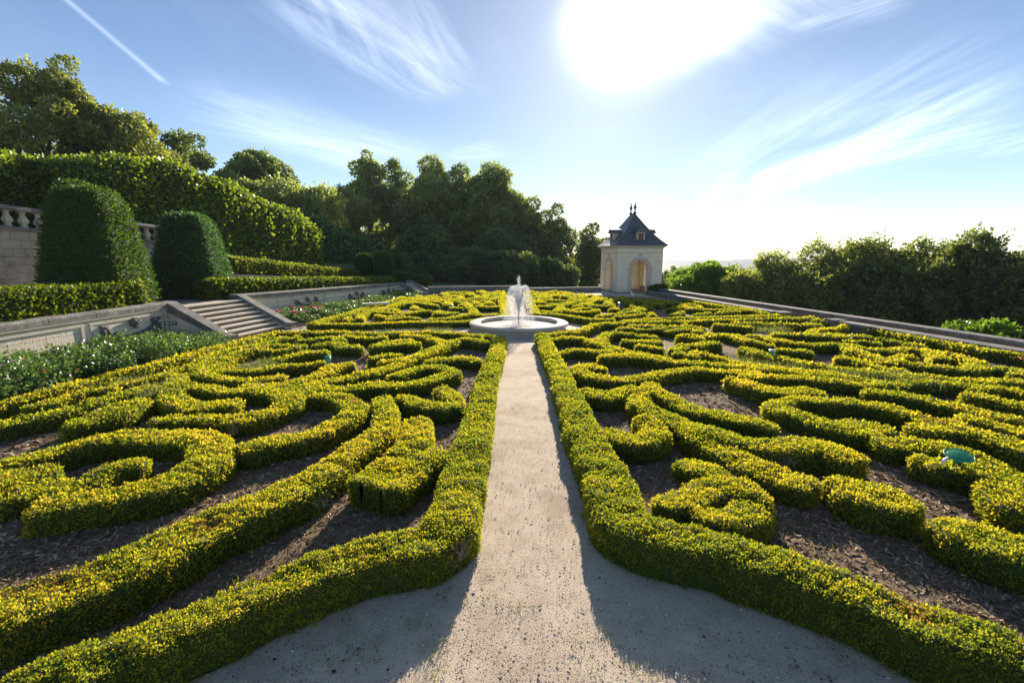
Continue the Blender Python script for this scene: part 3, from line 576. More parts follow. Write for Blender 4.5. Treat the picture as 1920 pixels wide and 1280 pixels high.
# pale tall grass overgrowing some hedges
cs = []
for fr, x, y in [('J2',650,690),('J2',720,620),('J2',560,700),('J2',300,590),('J2',450,560),('J2',800,640),('J3',700,460),('J3',900,460),('J3',600,500),('J3',880,400),('J4',600,90),('J4',780,70),('J4',1020,50),('J4',1180,55),('J4',450,80),
                 ('K2',700,520),('K2',900,560),('K2',1100,590),('K2',1300,600),('K3',700,680),('K3',900,690),('K3',1100,700),('K3',500,660),('K3',1300,700),('K2',900,160),('K2',1000,180),('K2',1100,160),('K4',600,560),('K4',900,600)]:
    cs.append(trace('%s %g,%g' % (fr, x, y), .25)[0])
cs = np.array(cs); Q = clumps(cs, 9000, .20)
blades(np.column_stack([Q, rng.uniform(.12, .30, len(Q))]), rng.uniform(.05, .15, len(Q)), 'pale tall grass growing through the box hedges', lean=.55, w=.022)

# dry twigs showing in bare spots
tw = MB()
for (x, y, r) in BROWN:
    if math.hypot(x, y) > 10: continue
    for q in range(22):
        a = random.uniform(0, 6.28); d = r * .6 * random.random(); z0 = htop(math.hypot(x, y)) - .14; p0 = (x + d * math.cos(a), y + d * math.sin(a), z0)
        t_ = (p0[0] + random.uniform(-.09, .09), p0[1] + random.uniform(-.09, .09), z0 + random.uniform(.08, .17)); m_ = tuple((p0[i] + t_[i]) / 2 + random.uniform(-.02, .02) for i in range(3))
        tw.tube([p0, m_, t_], [.0022, .0018, .0008], n=3)
tag(tw.build('dry_twigs', M['twig']), 'bare dry twigs sticking out of the brown spots in the near box hedges', 'twigs', kind='stuff')

# ------------------------------------------------------------------ left terrace wall, stairs, roses
WD = Vector((.1867, .9824, 0)); WN = Vector((.9824, -.1867, 0))          # along the wall, and towards the garden
WD1 = Vector((.01, 1, 0)); WN1 = Vector((1, -.01, 0))
def WX(Y): return -12.3 + .19 * (Y - 16) if Y > 16.11 else -12.28 + .01 * (Y - 16.1)
def WP(Y, out=0.0, z=0.0):
    n = WN if Y > 16.11 else WN1; return (WX(Y) + n.x * out, Y + n.y * out, z)
def ztop(Y): return 1.40 if Y < 19 else 1.40 - .024 * (Y - 19)
def strip(name, rows, m, kind='structure'):
    """rows = list of point lists of equal length -> sheet"""
    n = len(rows[0]); vs = [p for r in rows for p in r]
    fs = [(i * n + j, i * n + j + 1, (i + 1) * n + j + 1, (i + 1) * n + j) for i in range(len(rows) - 1) for j in range(n - 1)]
    me = bpy.data.meshes.new(name); me.from_pydata(vs, [], fs); me.update(); o = link(name, me, m)
    if kind: o['kind'] = kind
    return o
ys = [4, 10, 16, 19, 24, 29, 34, 37.4]
strip('terrace', [[(WX(y) - .1, y, ztop(y) - .2) for y in ys], [(WX(y) - 4.5, y, ztop(y) - .19) for y in ys], [(-27 + .1 * y, y, ztop(y) - .18) for y in ys]], M['terrace_gravel'])
def wall_segment(y0, y1, label, panels):
    root = empty('retaining_wall', WP(y0, 0, 0)); tag(root, label, 'wall'); inv = lambda p: (p[0] - root.location.x, p[1] - root.location.y, p[2])
    t0, t1 = ztop(y0), ztop(y1)
    b = MB(); b.prism(inv(WP(y0, 0, t0 - .205)), inv(WP(y1, 0, t1 - .205)), [(0, -1.3), (0, 0), (-.45, 0), (-.45, -1.3)]); b.build('wall_face', M['wall_stone'], root)
    b = MB(); n = max(1, int((y1 - y0) / 1.25)); e = (y1 - y0) / n                      # coping blocks with hairline joints
    for i in range(n):
        ya, yb = y0 + i * e + .004, y0 + (i + 1) * e - .004
        pa, pb = inv(WP(ya)), inv(WP(yb)); za, zb = ztop(ya), ztop(yb)
        b.prism((pa[0], pa[1], za), (pb[0], pb[1], zb), [(.06, -.21), (.06, -.06), (.04, -.012), (-.42, 0), (-.46, -.21)])
    b.build('coping', M['coping'], root, bevel=.012)
    b = MB(); b.prism(inv(WP(y0, 0, t0 - .207)), inv(WP(y1, 0, t1 - .207)), [(0.003, -.09), (.055, -.03), (.055, -.002), (0.003, -.002)]); b.build('moulding', M['dress'], root)
    f = MB()
    for ya, yb in panels:                                                                # raised panel frames
        zt, zb = min(t0, t1) - .33, .16
        for a_, b_, z0, z1 in ((ya, yb, zt - .07, zt), (ya, yb, zb, zb + .07)): f.prism(inv(WP(a_, 0, 0)), inv(WP(b_, 0, 0)), [(.002, z0), (.035, z0 + .01), (.035, z1 - .01), (.002, z1)])
        for q in (ya, yb - .09): f.prism(inv(WP(q)), inv(WP(q + .09)), [(.002, zb + .071), (.034, zb + .071), (.034, zt - .071), (.002, zt - .071)])
    f.build('panel_frame', M['dress'], root)
    return root, inv
def mask_relief(root, inv, yc, zc, s):
    """swag of cloth hung between two tasselled knots with a bearded mask above"""
    b = MB()
    for sg in (-1, 1):
        ky = yc + sg * 1.0 * s
        for q in range(11):
            b.ball(inv(WP(ky + random.uniform(-.16, .16) * s, .05, zc + random.uniform(-.12, .12) * s)), tuple(random.uniform(.05, .10) * s for _ in range(3)), 7)
        for q in range(5):
            x_ = ky + (q - 2) * .07 * s
            b.tube([inv(WP(x_, .05, zc - .05 * s)), inv(WP(x_ + sg * .02 * s, .07, zc - .25 * s)), inv(WP(x_ + (q - 2) * .03 * s, .06, zc - .47 * s))], [.02 * s, .035 * s, .045 * s], 6)
    b.build('drapery_knot', M['dark_stone'], root, smooth=True)
    b = MB()
    for q in range(5):
        pts = []
        for i in range(15):
            t = i / 14 * 2 - 1; pts.append(inv(WP(yc + t * .95 * s, .04 + .05 * (1 - t * t), zc - .02 * s - (.26 + .055 * q) * s * (1 - t * t) - .03 * q * s)))
        b.tube(pts, [.032 * s * (1 + .5 * (1 - abs(i / 7 - 1))) for i in range(15)], 7)
    b.build('swag', M['dark_stone'], root, smooth=True)
    b = MB(); hc = inv(WP(yc + .02, .08, zc + .10 * s)); hc = Vector(hc)
    b.ball(hc, (.13 * s, .15 * s, .16 * s), 12)
    b.ball(hc + Vector((.12 * s, -.02 * s, -.01 * s)), (.05 * s, .03 * s, .055 * s), 8)                     # nose
    for sg in (-1, 1):
        b.ball(hc + WD * (.055 * sg * s) + Vector((.10 * s, 0, .045 * s)), .028 * s, 7)                     # brow / eye
        b.ball(hc + WD * (.07 * sg * s) + Vector((.08 * s, 0, -.04 * s)), .045 * s, 7)                      # cheek
    for q in range(16):
        a = random.uniform(0, math.pi); b.ball(hc + WD * (.15 * math.cos(a) * s) + Vector((.03 * s, 0, .14 * math.sin(a) * s)), .045 * s, 6)          # curls
        b.ball(hc + WD * random.uniform(-.07, .07) * s + Vector((.07 * s, 0, (-.12 - random.random() * .05) * s)), .035 * s, 6)                        # beard
    b.build('carved_head', M['dark_stone'], root, smooth=True)
wl, inv = wall_segment(5.0, 16.1, 'low pale retaining wall with carved swag and mask, left of the stairs', [(5.2, 8.9), (9.1, 12.9), (13.1, 15.95)])
mask_relief(wl, inv, 14.55, .80, .95)
wr, inv = wall_segment(19.75, 35.2, 'long pale retaining wall behind the roses, right of the stairs', [(20.0, 22.6), (22.8, 25.1), (25.3, 27.6), (27.8, 30.0), (30.2, 32.4), (32.6, 35.0)])
for yc, zc in ((23.9, .72), (28.8, .62), (33.2, .52)): mask_relief(wr, inv, yc, zc, .78)

def stairs(y0, y1, rise, n, tread, label, cheek=.34):
    root = empty('stone_stairs', WP((y0 + y1) / 2, 0, 0)); tag(root, label, 'stairs'); inv = lambda p: (p[0] - root.location.x, p[1] - root.location.y, p[2])
    h = rise / n
    for i in range(n):                                                    # i = 0 lowest
        o = (n - i) * tread; z1 = (i + 1) * h
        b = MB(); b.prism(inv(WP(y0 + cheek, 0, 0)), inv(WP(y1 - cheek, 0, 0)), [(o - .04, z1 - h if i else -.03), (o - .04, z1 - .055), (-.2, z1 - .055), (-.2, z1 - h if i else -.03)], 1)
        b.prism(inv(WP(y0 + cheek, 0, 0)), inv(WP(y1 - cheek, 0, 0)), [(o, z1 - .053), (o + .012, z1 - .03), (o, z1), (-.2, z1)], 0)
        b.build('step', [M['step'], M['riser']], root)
    for ya in (y0, y1 - cheek):
        b = MB(); run = n * tread + .12
        a = Vector(inv(WP(ya, 0, 0))); c = Vector(inv(WP(ya + cheek, 0, 0)))
        pr = [(-.25, -.05), (-.25, rise + .02), (run, .10), (run + .16, .10), (run + .16, -.05)]
        b.prism(a, c, pr, 1)
        pr = [(-.42, rise + .022), (-.42, rise + .2), (-.02, rise + .2), (run - .02, .27), (run + .22, .26), (run + .22, .102), (run - .01, .102)]
        a2 = Vector(inv(WP(ya - .04, 0, 0))); c2 = Vector(inv(WP(ya + cheek + .04, 0, 0))); b.prism(a2, c2, pr, 0)
        b.build('cheek_wall', [M['coping'], M['wall_stone']], root, bevel=.012)
    return root
stairs(16.15, 19.7, 1.2, 8, .265, 'wide pale stone stairs with dark sloping cheek walls beside the left near bed')
stairs(35.3, 37.6, .82, 6, .25, 'small distant stone stairs at the end of the rose bed')

# rose bushes
def rose_mesh(seed, L, n, flowers, dark=0.0):
    r = np.random.default_rng(seed); k = 26
    c = np.stack([r.normal(size=k) * .24, r.normal(size=k) * .24, r.uniform(.18, .62, k)], 1); c[:, 2] *= 1.05 - .5 * np.hypot(c[:, 0], c[:, 1])
    i = r.integers(0, k, n); d = norm(r.normal(size=(n, 3))); P = c[i] + d * (.19 * r.random(n) ** .4)[:, None]; P[:, 2] = np.abs(P[:, 2]) + .02
    V = leaves(P, norm(d + np.array([0, 0, .5])), L * r.uniform(.6, 1.3, n), .62, .8, .3); t = (.5 + .25 * r.normal(size=n)).clip(0, 1); return P, V, t
def rose(proto, seed, L, n, flowers, label, group):
    root = empty('rose_bush', (0, 0, 0)); tag(root, label, 'rose bush', group)
    P, V, t = rose_mesh(seed, L, n, flowers); quads_mesh('foliage', V, t, [M['rose_leaf']], root)
    s = MB()
    for q in range(9):
        a = q * .7; r0 = random.uniform(.02, .06); r1 = random.uniform(.1, .3); s.tube([(r0 * math.cos(a), r0 * math.sin(a), 0), (r1 * .6 * math.cos(a), r1 * .6 * math.sin(a), .3), (r1 * math.cos(a + .3), r1 * math.sin(a + .3), random.uniform(.35, .5))], [.009, .007, .004], 5)
    s.build('stems', M['twig'], root)
    for q in range(flowers):
        a = random.uniform(0, 6.28); r_ = random.uniform(0, .35); c = np.array([r_ * math.cos(a), r_ * math.sin(a), random.uniform(.62, .9)])
        d = norm(rng.normal(size=(22, 3)) + np.array([0, 0, .6])); V = leaves(np.repeat(c[None], 22, 0), d, rng.uniform(.04, .075, 22), 1.0, .3, .2)
        quads_mesh('blossom', V, rng.random(22), [M['petal']], root)
    return root
def copy_tree(o, parent=None):
    c = o.copy(); COL.objects.link(c); c.parent = parent
    for ch in [x for x in bpy.data.objects if x.parent == o]: copy_tree(ch, c)
    return c
def put(o, x, y, z, rz, s): o.location = (x, y, z); o.rotation_euler = (0, 0, rz); o.scale = s
near_p = [rose(0, 100 + i, .07, 1400, 0, 'glossy green rose bush in the thicket below the carved wall, left of the stairs', 'rose bushes left of the stairs') for i in range(3)]
i = 0; y = 5.5
while y < 15.4:
    x0, x1 = WX(y) + .6, -9.55 + .128 * (y - 7.7) - .55 - (.35 if y > 14.5 else 0); m = max(2, int((x1 - x0) / .68))
    for j in range(m):
        src = near_p[i % 3]; o = src if i < 3 else copy_tree(src)
        put(o, x0 + (x1 - x0) * (j + .5) / m + random.uniform(-.12, .12), y + random.uniform(-.2, .2) - .1 * j, 0, random.uniform(0, 6.28), (random.uniform(1.05, 1.35),) * 2 + (random.uniform(.85, 1.3) * (.68 if y > 13.4 else 1),)); i += 1
    y += .78
pink = rose(0, 200, .08, 1300, 5, 'rose bush with pink blossoms right beside the stairs', 'pink flowering roses right of the stairs')
plain = [rose(0, 210 + i, .09, 1100, 0, 'grey-green rose bush without blossoms in the long bed beyond the stairs', 'rose bushes along the wall beyond the stairs') for i in range(2)]
i = ip = 0; y = 20.4
FLq = FQ['left']
while y < 35:
    u = (y - 19) / 16; x0 = WX(y) + .55; x1 = FLq[1][0] * (1 - u) + FLq[3][0] * u - (.75 if y > 22 else .95); m = max(2, int((x1 - x0) / .85))
    for j in range(m):
        if y < 23 and j < 3:
            o = pink if ip == 0 else copy_tree(pink); ip += 1
        else:
            src = plain[i % 2]; o = src if i < 2 else copy_tree(src); i += 1
        put(o, x0 + (x1 - x0) * (j + .5) / m + random.uniform(-.15, .15), y + random.uniform(-.2, .2), 0, random.uniform(0, 6.28), (random.uniform(1.2, 1.5),) * 2 + (random.uniform(.7, .95) * (1 if y < 25 else .8),))
    y += .95
poly_sheet('rose_soil', [(WX(4), 4), (-10.1, 4), (-9.5, 8), (-8.9, 13.5), (-10.1, 15.9), (WX(16), 16)], .003, M['earth'])
poly_sheet('rose_soil', [(WX(19.9), 19.9), (-10.2, 19.6), (-9.0, 20.6), (-7.6, 35), (WX(35), 35)], .003, M['earth'])
b = MB(); b.prism((-9.55, 19.7, 0), (-8.72, 22.2, 0), [(.07, -.02), (.07, .07), (-.07, .07), (-.07, -.02)]); b.prism((-8.72, 22.21, 0), (-7.5, 34.8, 0), [(.06, -.02), (.06, .06), (-.06, .06), (-.06, -.02)])
tag(b.build('stone_kerb', M['step'], bevel=.01), 'low pale stone kerb edging the rose bed beyond the stairs', 'kerb')

# clipped hedges and yews of the terrace
def soft(c, s): return lambda P, n: c + s * rng.normal(size=n) + .12 * wob(P, 1.1)
def hedge2(name, rows, step, lm, label, cat='hedge', rough=.05, fr=3, batter=0, tint=soft(.5, .2), cm='tree_core', **kw):
    G = sweep_grid(rows, step, rough=rough, fr=fr, batter=batter); return leafy(name, G, M[lm], M[cm], tintf=tint, label=label, cat=cat, **kw)
def wrow(y, out, wd, z0, z1): p = WP(y, out); return (p[0], p[1], wd, z0, z1)
hedge2('clipped_hedge', [wrow(y, -.75, .8, 1.2, 2.1) for y in (5, 9, 13, 15.6)], .15, 'priv_leaf', 'low clipped hedge on the terrace edge left of the stairs', lean=.9, group=None)
hedge2('clipped_hedge', [wrow(y, -1.0, .8, ztop(y) - .2, zz_) for y, zz_ in ((18.9, 1.97), (24, 1.78), (30, 1.52), (35.4, 1.32))], .2, 'priv_leaf', 'long low clipped hedge on the terrace edge right of the stairs')
hedge2('clipped_hedge', [(-16.6, 25.6, 1.0, 2.05, 3.0), (-15.7, 32, .95, 1.7, 2.45), (-14.9, 38, .9, 1.3, 1.95), (-14.3, 42.5, .9, 1.0, 1.62)], .25, 'priv_leaf', 'upper sunlit clipped hedge in front of the hornbeam wall', tint=soft(.68, .2))
hedge2('clipped_hedge', [(-9.6, 39.5, 1.4, .2, 1.6), (-7.6, 40.5, 1.4, .2, 1.25)], .3, 'yew_leaf', 'dark clipped hedge behind the small distant stairs')
def topiary(c, z0, z1, half, rz, lm, label, prof=((0, .97), (.12, 1.0), (.3, .95), (.5, .865), (.68, .77), (.82, .69), (.90, .63), (.95, .56), (.98, .45), (.995, .25), (1.0, .06)), group=None, Lk=.0048):
    m = 64; pr = np.array(resample([(a, b) for a, b in prof], .05)); G = []
    for t, r in pr:
        a = np.linspace(0, 2 * math.pi, m + 1); ca, sa = np.cos(a), np.sin(a); p = 8 - 4.5 * max(t - .85, 0) / .15
        rr = (np.abs(ca) ** p + np.abs(sa) ** p) ** (-1 / p) * r * half
        x = rr * ca; y = rr * sa; G.append(np.stack([c[0] + x * math.cos(rz) - y * math.sin(rz), c[1] + x * math.sin(rz) + y * math.cos(rz), np.full(m + 1, z0 + t * (z1 - z0))], -1))
    G = np.array(G); P = G.reshape(-1, 3); cen = np.array([c[0], c[1], (z0 + z1) / 2]); G = G + norm(G - cen) * (wob(P, 2.4).reshape(G.shape[:2]) * .035)[..., None]
    G[:, -1] = G[:, 0]
    return leafy('yew_topiary', G, M[lm], M['tree_core'], tintf=soft(.45, .22), label=label, cat='topiary', group=group, lean=.55, up=.2, cover=5, Lk=Lk, aspect=.35, amp=.05)
topiary((-14.1, 15.7), 1.2, 5.2, 1.18, .19, 'yew_leaf', 'big flat-sided clipped yew, the taller one at the left by the balustrade')
topiary((-14.05, 20.3), 1.2, 4.75, 1.22, .19, 'blue_yew_shaded_hornbeam_leaf', 'blue-green clipped yew at the head of the stairs')
for (px, wpx, ty, Y, lab) in ((683, 32, 477, 43, 'leftmost of three distant clipped yews at the end of the terrace'), (719, 34, 474, 42, 'middle and largest of three distant clipped yews at the end of the terrace'), (746, 24, 479, 44, 'rightmost and darkest of three distant clipped yews at the end of the terrace')):
    X, Y, z = at(px, ty, Y); topiary((X, Y), .8, z, wpx / F * Y / 2, .19, 'yew_leaf', lab, Lk=.004, prof=((0, 1), (.3, 1), (.6, .95), (.8, .88), (.92, .74), (.98, .5), (1, .1)))
X, Y, z = at(95, 335, 22)
topiary((-19.9, 21.6), 4.0, 6.25, .85, .3, 'yew_leaf', 'partly hidden clipped yew behind the balustrade, left of the big one')

# balustrade on a high ashlar wall
BA, BB = Vector((-20.9, 12.0, 5.35)), Vector((-18.3, 27.6, 4.42))
bal = empty('balustrade_wall', (BA.x, BA.y, 0)); tag(bal, 'high rough ashlar wall carrying a stone balustrade behind the yews', 'balustrade')
a0 = Vector((0, 0, BA.z)); b0 = Vector((BB.x - BA.x, BB.y - BA.y, BB.z))
b = MB(); b.prism(a0, b0, [(.1, -.95), (.1, -4.6), (-.5, -4.6), (-.5, -.95)]); b.build('ashlar_wall', M['ashlar'], bal)
b = MB(); b.prism(a0, b0, [(.16, -.949), (.16, -.86), (.10, -.80), (-.3, -.80), (-.3, -.949)]); b.build('plinth', M['coping'], bal)
b = MB(); b.prism(a0, b0, [(.15, -.18), (.19, -.12), (.15, 0), (-.3, 0), (-.34, -.12), (-.3, -.18)]); b.build('handrail', M['coping'], bal)
def baluster():
    b = MB(); pr = [(.115, -.80), (.115, -.74), (.07, -.72), (.10, -.66), (.155, -.58), (.135, -.48), (.085, -.36), (.065, -.28), (.09, -.25), (.075, -.23), (.11, -.21), (.11, -.181)]
    b.lathe([(r * 1.15, z) for r, z in pr], n=4); return b
n = int((b0 - a0).length / .52); proto_b = None
for i in range(n):
    t = (i + .5) / n; p = a0.lerp(b0, t)
    if proto_b is None: proto_b = baluster().build('baluster', M['dress'], bal, bevel=.006); o = proto_b
    else: o = proto_b.copy(); COL.objects.link(o); o.parent = bal
    o.location = (p.x - .07, p.y, p.z); o.rotation_euler = (0, 0, R(45) - .165)
for t in (.0, .36, .72, 1.0):
    p = a0.lerp(b0, t); b = MB(); b.box(-.22, .22, -.22, .22, -.8, -.18); o = b.build('pier', M['dress'], bal); o.location = (p.x - .07, p.y, p.z + .0); o.rotation_euler = (0, 0, -.165)
strip('upper_terrace', [[(-21.1, 11, 4.5), (-19.8, 19, 4.1), (-18.5, 27.6, 3.55)], [(-45, 11, 4.6), (-45, 19, 4.6), (-45, 27.6, 4.4)]], M['grassland'])
# bank climbing behind the upper hedge
strip('bank', [[(-16.3, 25.3, 2.0), (-15.3, 33, 1.55), (-14.2, 42, 1.0), (-12, 47, .6), (-6, 60, .5)], [(-18.6, 27.6, 3.2), (-18, 33, 2.4), (-17, 42, 1.8), (-15, 50, 1.6), (-8, 70, 1.4)], [(-45, 28, 4.6), (-45, 40, 5), (-45, 50, 5), (-40, 70, 5), (-30, 90, 5)]], M['grassland'])
lw = MB(); lw.prism((-15.4, 24.6, 2.05), (-13.3, 38.5, 1.15), [(.2, -1.1), (.2, -.16), (.26, -.15), (.26, 0), (-.2, 0), (-.2, -1.1)])
tag(lw.build('low_wall', M['coping'], bevel=.01), 'long low grey wall under the upper sunlit hedge', 'wall')

# hornbeam walls
def horn(rows, label, lm='hornbeam_leaf', **kw):
    return hedge2('hornbeam_hedge', rows, .5, lm, label, rough=.38, fr=1.7, lean=1.0, Lk=.0050, Lmin=.07, Lmax=.4, cover=3.8, amp=.30, aspect=.72, tint=soft(.66, .25), **kw)
horn([(-28.5, 15, 4.4, 3.6, 8.5), (-26.8, 22, 4.4, 3.6, 8.0), (-25.6, 28.5, 3.6, 3.6, 7.5)], 'tall hornbeam hedge behind the balustrade at the left picture edge')
horn([(-23.6, 25.5, 3.6, 3.2, 7.7), (-23.0, 29, 3.8, 3.0, 8.5), (-22.2, 33.5, 3.8, 2.7, 8.2), (-21.6, 37, 3.8, 2.4, 7.5), (-20.8, 41.8, 3.6, 2.1, 6.7), (-20.3, 45, 3.2, 2.0, 5.7)], 'long sunlit clipped hornbeam wall behind the upper low hedge')
horn([(-22.0, 50, 3.5, 1.4, 6.7), (-20.8, 56, 3.4, 1.4, 5.6), (-18.9, 62, 3.2, 1.2, 4.4)], 'shaded continuation of the hornbeam wall, bluish green, before the woods', lm='blue_yew_shaded_hornbeam_leaf')  # same hornbeam wall; its shade is put into a darker, bluer leaf colour

# ------------------------------------------------------------------ trees
def tree(label, px, top, wpx, bot, Y, lm='tree_leaf', seed=0, lobes=22, name='broadleaf_tree', zbase=None, group=None, hole=.25, lk=.0048, shape=1.0, lobe=(.26, .42), limbs=6, trunk=None, tint=.5, elong=1.0, feather=0):
    r = np.random.default_rng(seed + 11); cx, _, zt = at(px, top, Y); _, _, zb = at(px, bot, Y); rx = wpx / F * (Y * CP + .3) / 2
    zb = zb if zbase is None else zbase; hb = zt - zb; gz = hterr(np.array([cx]), np.array([Y]))[0]; gz = min(gz, zb) - .2
    root = empty(name, (cx, Y, gz)); tag(root, label, 'tree', group)
    c = []
    k = 0
    while len(c) < lobes * 1.25 and k < 1500:
        k += 1; q = r.uniform(-1, 1, 3)
        if q @ q > 1: continue
        q = q * .84; rad = rx * (lobe[0] * .8 + (lobe[1] * 1.1 - lobe[0] * .8) * r.random() ** 1.3) * (1 - .25 * max(q[2], 0)); wz = 1 - .35 * max(q[2], 0) ** 2 * shape
        c.append((q[0] * rx * wz, q[1] * rx * wz, q[2] * hb / 2 + hb / 2 + zb - gz, rad))
    c.append((0, 0, zt - gz - rx * .30 * min(1, elong), rx * .32)); c = np.array(c); c[:, 2] = np.minimum(c[:, 2], zt - gz - c[:, 3] * .8)
    L0 = lk * math.hypot(cx, Y); area = 4 * math.pi * c[:, 3] ** 2 * elong; nn_ = (area * 3.4 / L0 ** 2).astype(int).clip(60, 7500)
    idx = np.repeat(np.arange(len(c)), nn_); n = len(idx); d = norm(r.normal(size=(n, 3))); rr = c[idx, 3][:, None]
    base = c[idx, :3] + d * rr * np.array([1, 1, .9 * elong])
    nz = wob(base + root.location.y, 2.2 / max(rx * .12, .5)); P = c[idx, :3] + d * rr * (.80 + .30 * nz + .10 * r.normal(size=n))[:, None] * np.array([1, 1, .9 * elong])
    keep = (nz > -1 + hole * 1.2) | (r.random(n) < .35); keep &= P[:, 2] > .3; P = P[keep]; d = d[keep]; n = len(P)
    if feather:
        f = feather * rx * np.clip(nz[keep] + .2, 0, 1.2) ** 2 * np.clip((P[:, 2] / (zt - gz) - .45) * 2, 0, 1) * r.random(n); P = P + f[:, None] * np.array([.45, 0, .8])
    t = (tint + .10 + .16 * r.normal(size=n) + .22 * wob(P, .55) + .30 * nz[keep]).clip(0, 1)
    V = leaves(P, norm(d + np.array([0, 0, .35])), L0 * r.uniform(.6, 1.4, n), .62, .9, .1)
    quads_mesh('crown', V, t, [M[lm]], root)
    # trunk and limbs
    b = MB(); tr = trunk or max(rx * .055, .12); fork = max((zb - gz) * .9 + .15 * hb, .8); s = r.uniform(-.3, .3, 2)
    b.tube([(0, 0, 0), (s[0] * .4, s[1] * .4, fork * .5), (s[0], s[1], fork), (s[0] * .8, s[1] * .8, fork + hb * .35), (0, 0, zt - gz - hb * .12)], [tr * 1.25, tr, tr * .85, tr * .5, tr * .12], 8)
    for j in np.argsort(-c[:, 3])[:limbs + 3]:
        e = c[j]; z0 = min(fork + (e[2] - fork) * .25 * r.random(), e[2]); z0 = max(z0, fork * .8)
        b.tube([(s[0] * .9, s[1] * .9, z0), ((s[0] + e[0]) * .5, (s[1] + e[1]) * .5, (z0 + e[2]) * .5 + .1 * rx), (e[0] * .95, e[1] * .95, e[2])], [tr * .5, tr * .34, tr * .1], 6)
    b.build('trunk', M['bark'], root, smooth=True)
    return root
tree('huge dark tree at the top left corner with two ragged crown peaks', 45, 118, 250, 345, 40, 'warm_leaf', 1, 26, lobe=(.17, .28), hole=.72, tint=.45, lk=.0048)
tree('tall leaning crown right of the huge dark tree, top left, with a jutting top', 118, 104, 120, 330, 41, 'warm_leaf', 2, 15, lobe=(.24, .38), hole=.65, tint=.5, lk=.0048)
tree('rounded dark tree right of the huge left tree, with open lower branches', 200, 200, 215, 345, 43, 'warm_leaf', 3, 26, lobe=(.17, .28), hole=.72, tint=.5, lk=.0048)
tree('sparse small tree against the sky left of centre-left gap', 335, 244, 105, 330, 50, 'tree_leaf', 4, 12, lobe=(.22, .34), hole=.6, tint=.4)
tree('round dark tree standing alone above the sunlit hornbeam wall', 480, 283, 128, 372, 60, 'tree_leaf', 5, 26, hole=.3, tint=.4)
tree('broad green tree mass right of the round dark tree, above the hornbeam wall', 545, 338, 190, 460, 56, 'tree_leaf', 6, 30, hole=.1, tint=.65)
tree('broad green tree half hidden at the left end of the hornbeam wall', 425, 320, 130, 420, 53, 'tree_leaf', 61, 18, hole=.1, tint=.6)
tree('small yellow-green tree left of the pair of tall narrow trees', 640, 348, 110, 460, 76.6, 'gold_leaf', 7, 22, hole=.2, tint=.6)
tree('left and taller of the two tall narrow open trees', 686, 281, 64, 470, 84.5, 'tree_leaf', 8, 26, hole=.5, lobe=(.42, .62), tint=.6, trunk=.35)
tree('right and shorter of the two tall narrow open trees', 738, 296, 62, 470, 85.8, 'tree_leaf', 9, 24, hole=.5, lobe=(.42, .62), tint=.6, trunk=.32)
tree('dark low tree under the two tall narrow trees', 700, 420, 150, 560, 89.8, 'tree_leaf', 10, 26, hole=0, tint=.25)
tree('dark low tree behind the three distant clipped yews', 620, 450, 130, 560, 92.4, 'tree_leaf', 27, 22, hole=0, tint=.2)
tree('big tree at the left of the central group, its crown highest of all', 808, 291, 140, 545, 84.5, 'tree_leaf', 12, 44, hole=.12, lobe=(.28, .42), tint=.6)
tree('middle tree of the central group, between the highest crown and the broad one', 862, 306, 110, 540, 87.1, 'tree_leaf', 13, 34, hole=.2, lobe=(.3, .44), tint=.42)
tree('broad round tree of the central group just above the fountain', 922, 304, 165, 540, 81.8, 'tree_leaf', 14, 50, hole=.1, lobe=(.26, .4), tint=.55)
tree('low front tree of the central group with foliage to the ground', 810, 420, 150, 556, 76.6, 'tree_leaf', 15, 36, hole=.0, tint=.35)
tree('lower dark tree right in line behind the fountain jet', 940, 430, 150, 556, 75.2, 'tree_leaf', 16, 36, hole=.0, tint=.32)
tree('bright-edged slender tree right of the broad round one', 1000, 368, 90, 545, 77.9, 'gold_leaf', 17, 34, hole=.25, lobe=(.3, .45), tint=.35)
tree('open slender tree with ragged top between the fountain and the pavilion', 1045, 381, 74, 540, 75.2, 'gold_leaf', 18, 26, hole=.42, lobe=(.34, .5), tint=.35)
tree('airy tree rising directly left of the pavilion roof', 1112, 417, 76, 520, 79.2, 'gold_leaf', 19, 24, hole=.4, lobe=(.3, .45), tint=.3)
tree('low loose tree at ground level left of the pavilion', 1085, 475, 90, 560, 81.8, 'gold_leaf', 20, 22, hole=.35, tint=.35)
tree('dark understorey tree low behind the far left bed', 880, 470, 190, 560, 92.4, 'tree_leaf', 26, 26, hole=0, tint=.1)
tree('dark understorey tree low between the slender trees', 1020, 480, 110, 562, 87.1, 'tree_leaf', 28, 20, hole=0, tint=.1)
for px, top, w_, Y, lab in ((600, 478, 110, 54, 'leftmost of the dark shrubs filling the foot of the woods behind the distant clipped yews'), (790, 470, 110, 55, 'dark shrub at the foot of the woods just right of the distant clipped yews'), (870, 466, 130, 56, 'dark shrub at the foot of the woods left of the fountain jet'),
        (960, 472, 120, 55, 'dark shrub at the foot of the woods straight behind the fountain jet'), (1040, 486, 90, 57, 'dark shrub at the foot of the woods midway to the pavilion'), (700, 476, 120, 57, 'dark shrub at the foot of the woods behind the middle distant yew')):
    tree(lab, px, top, w_, 562, Y, 'tree_leaf', int(px), 24, name='woodland_shrub', hole=0, tint=.0, lobe=(.3, .45))
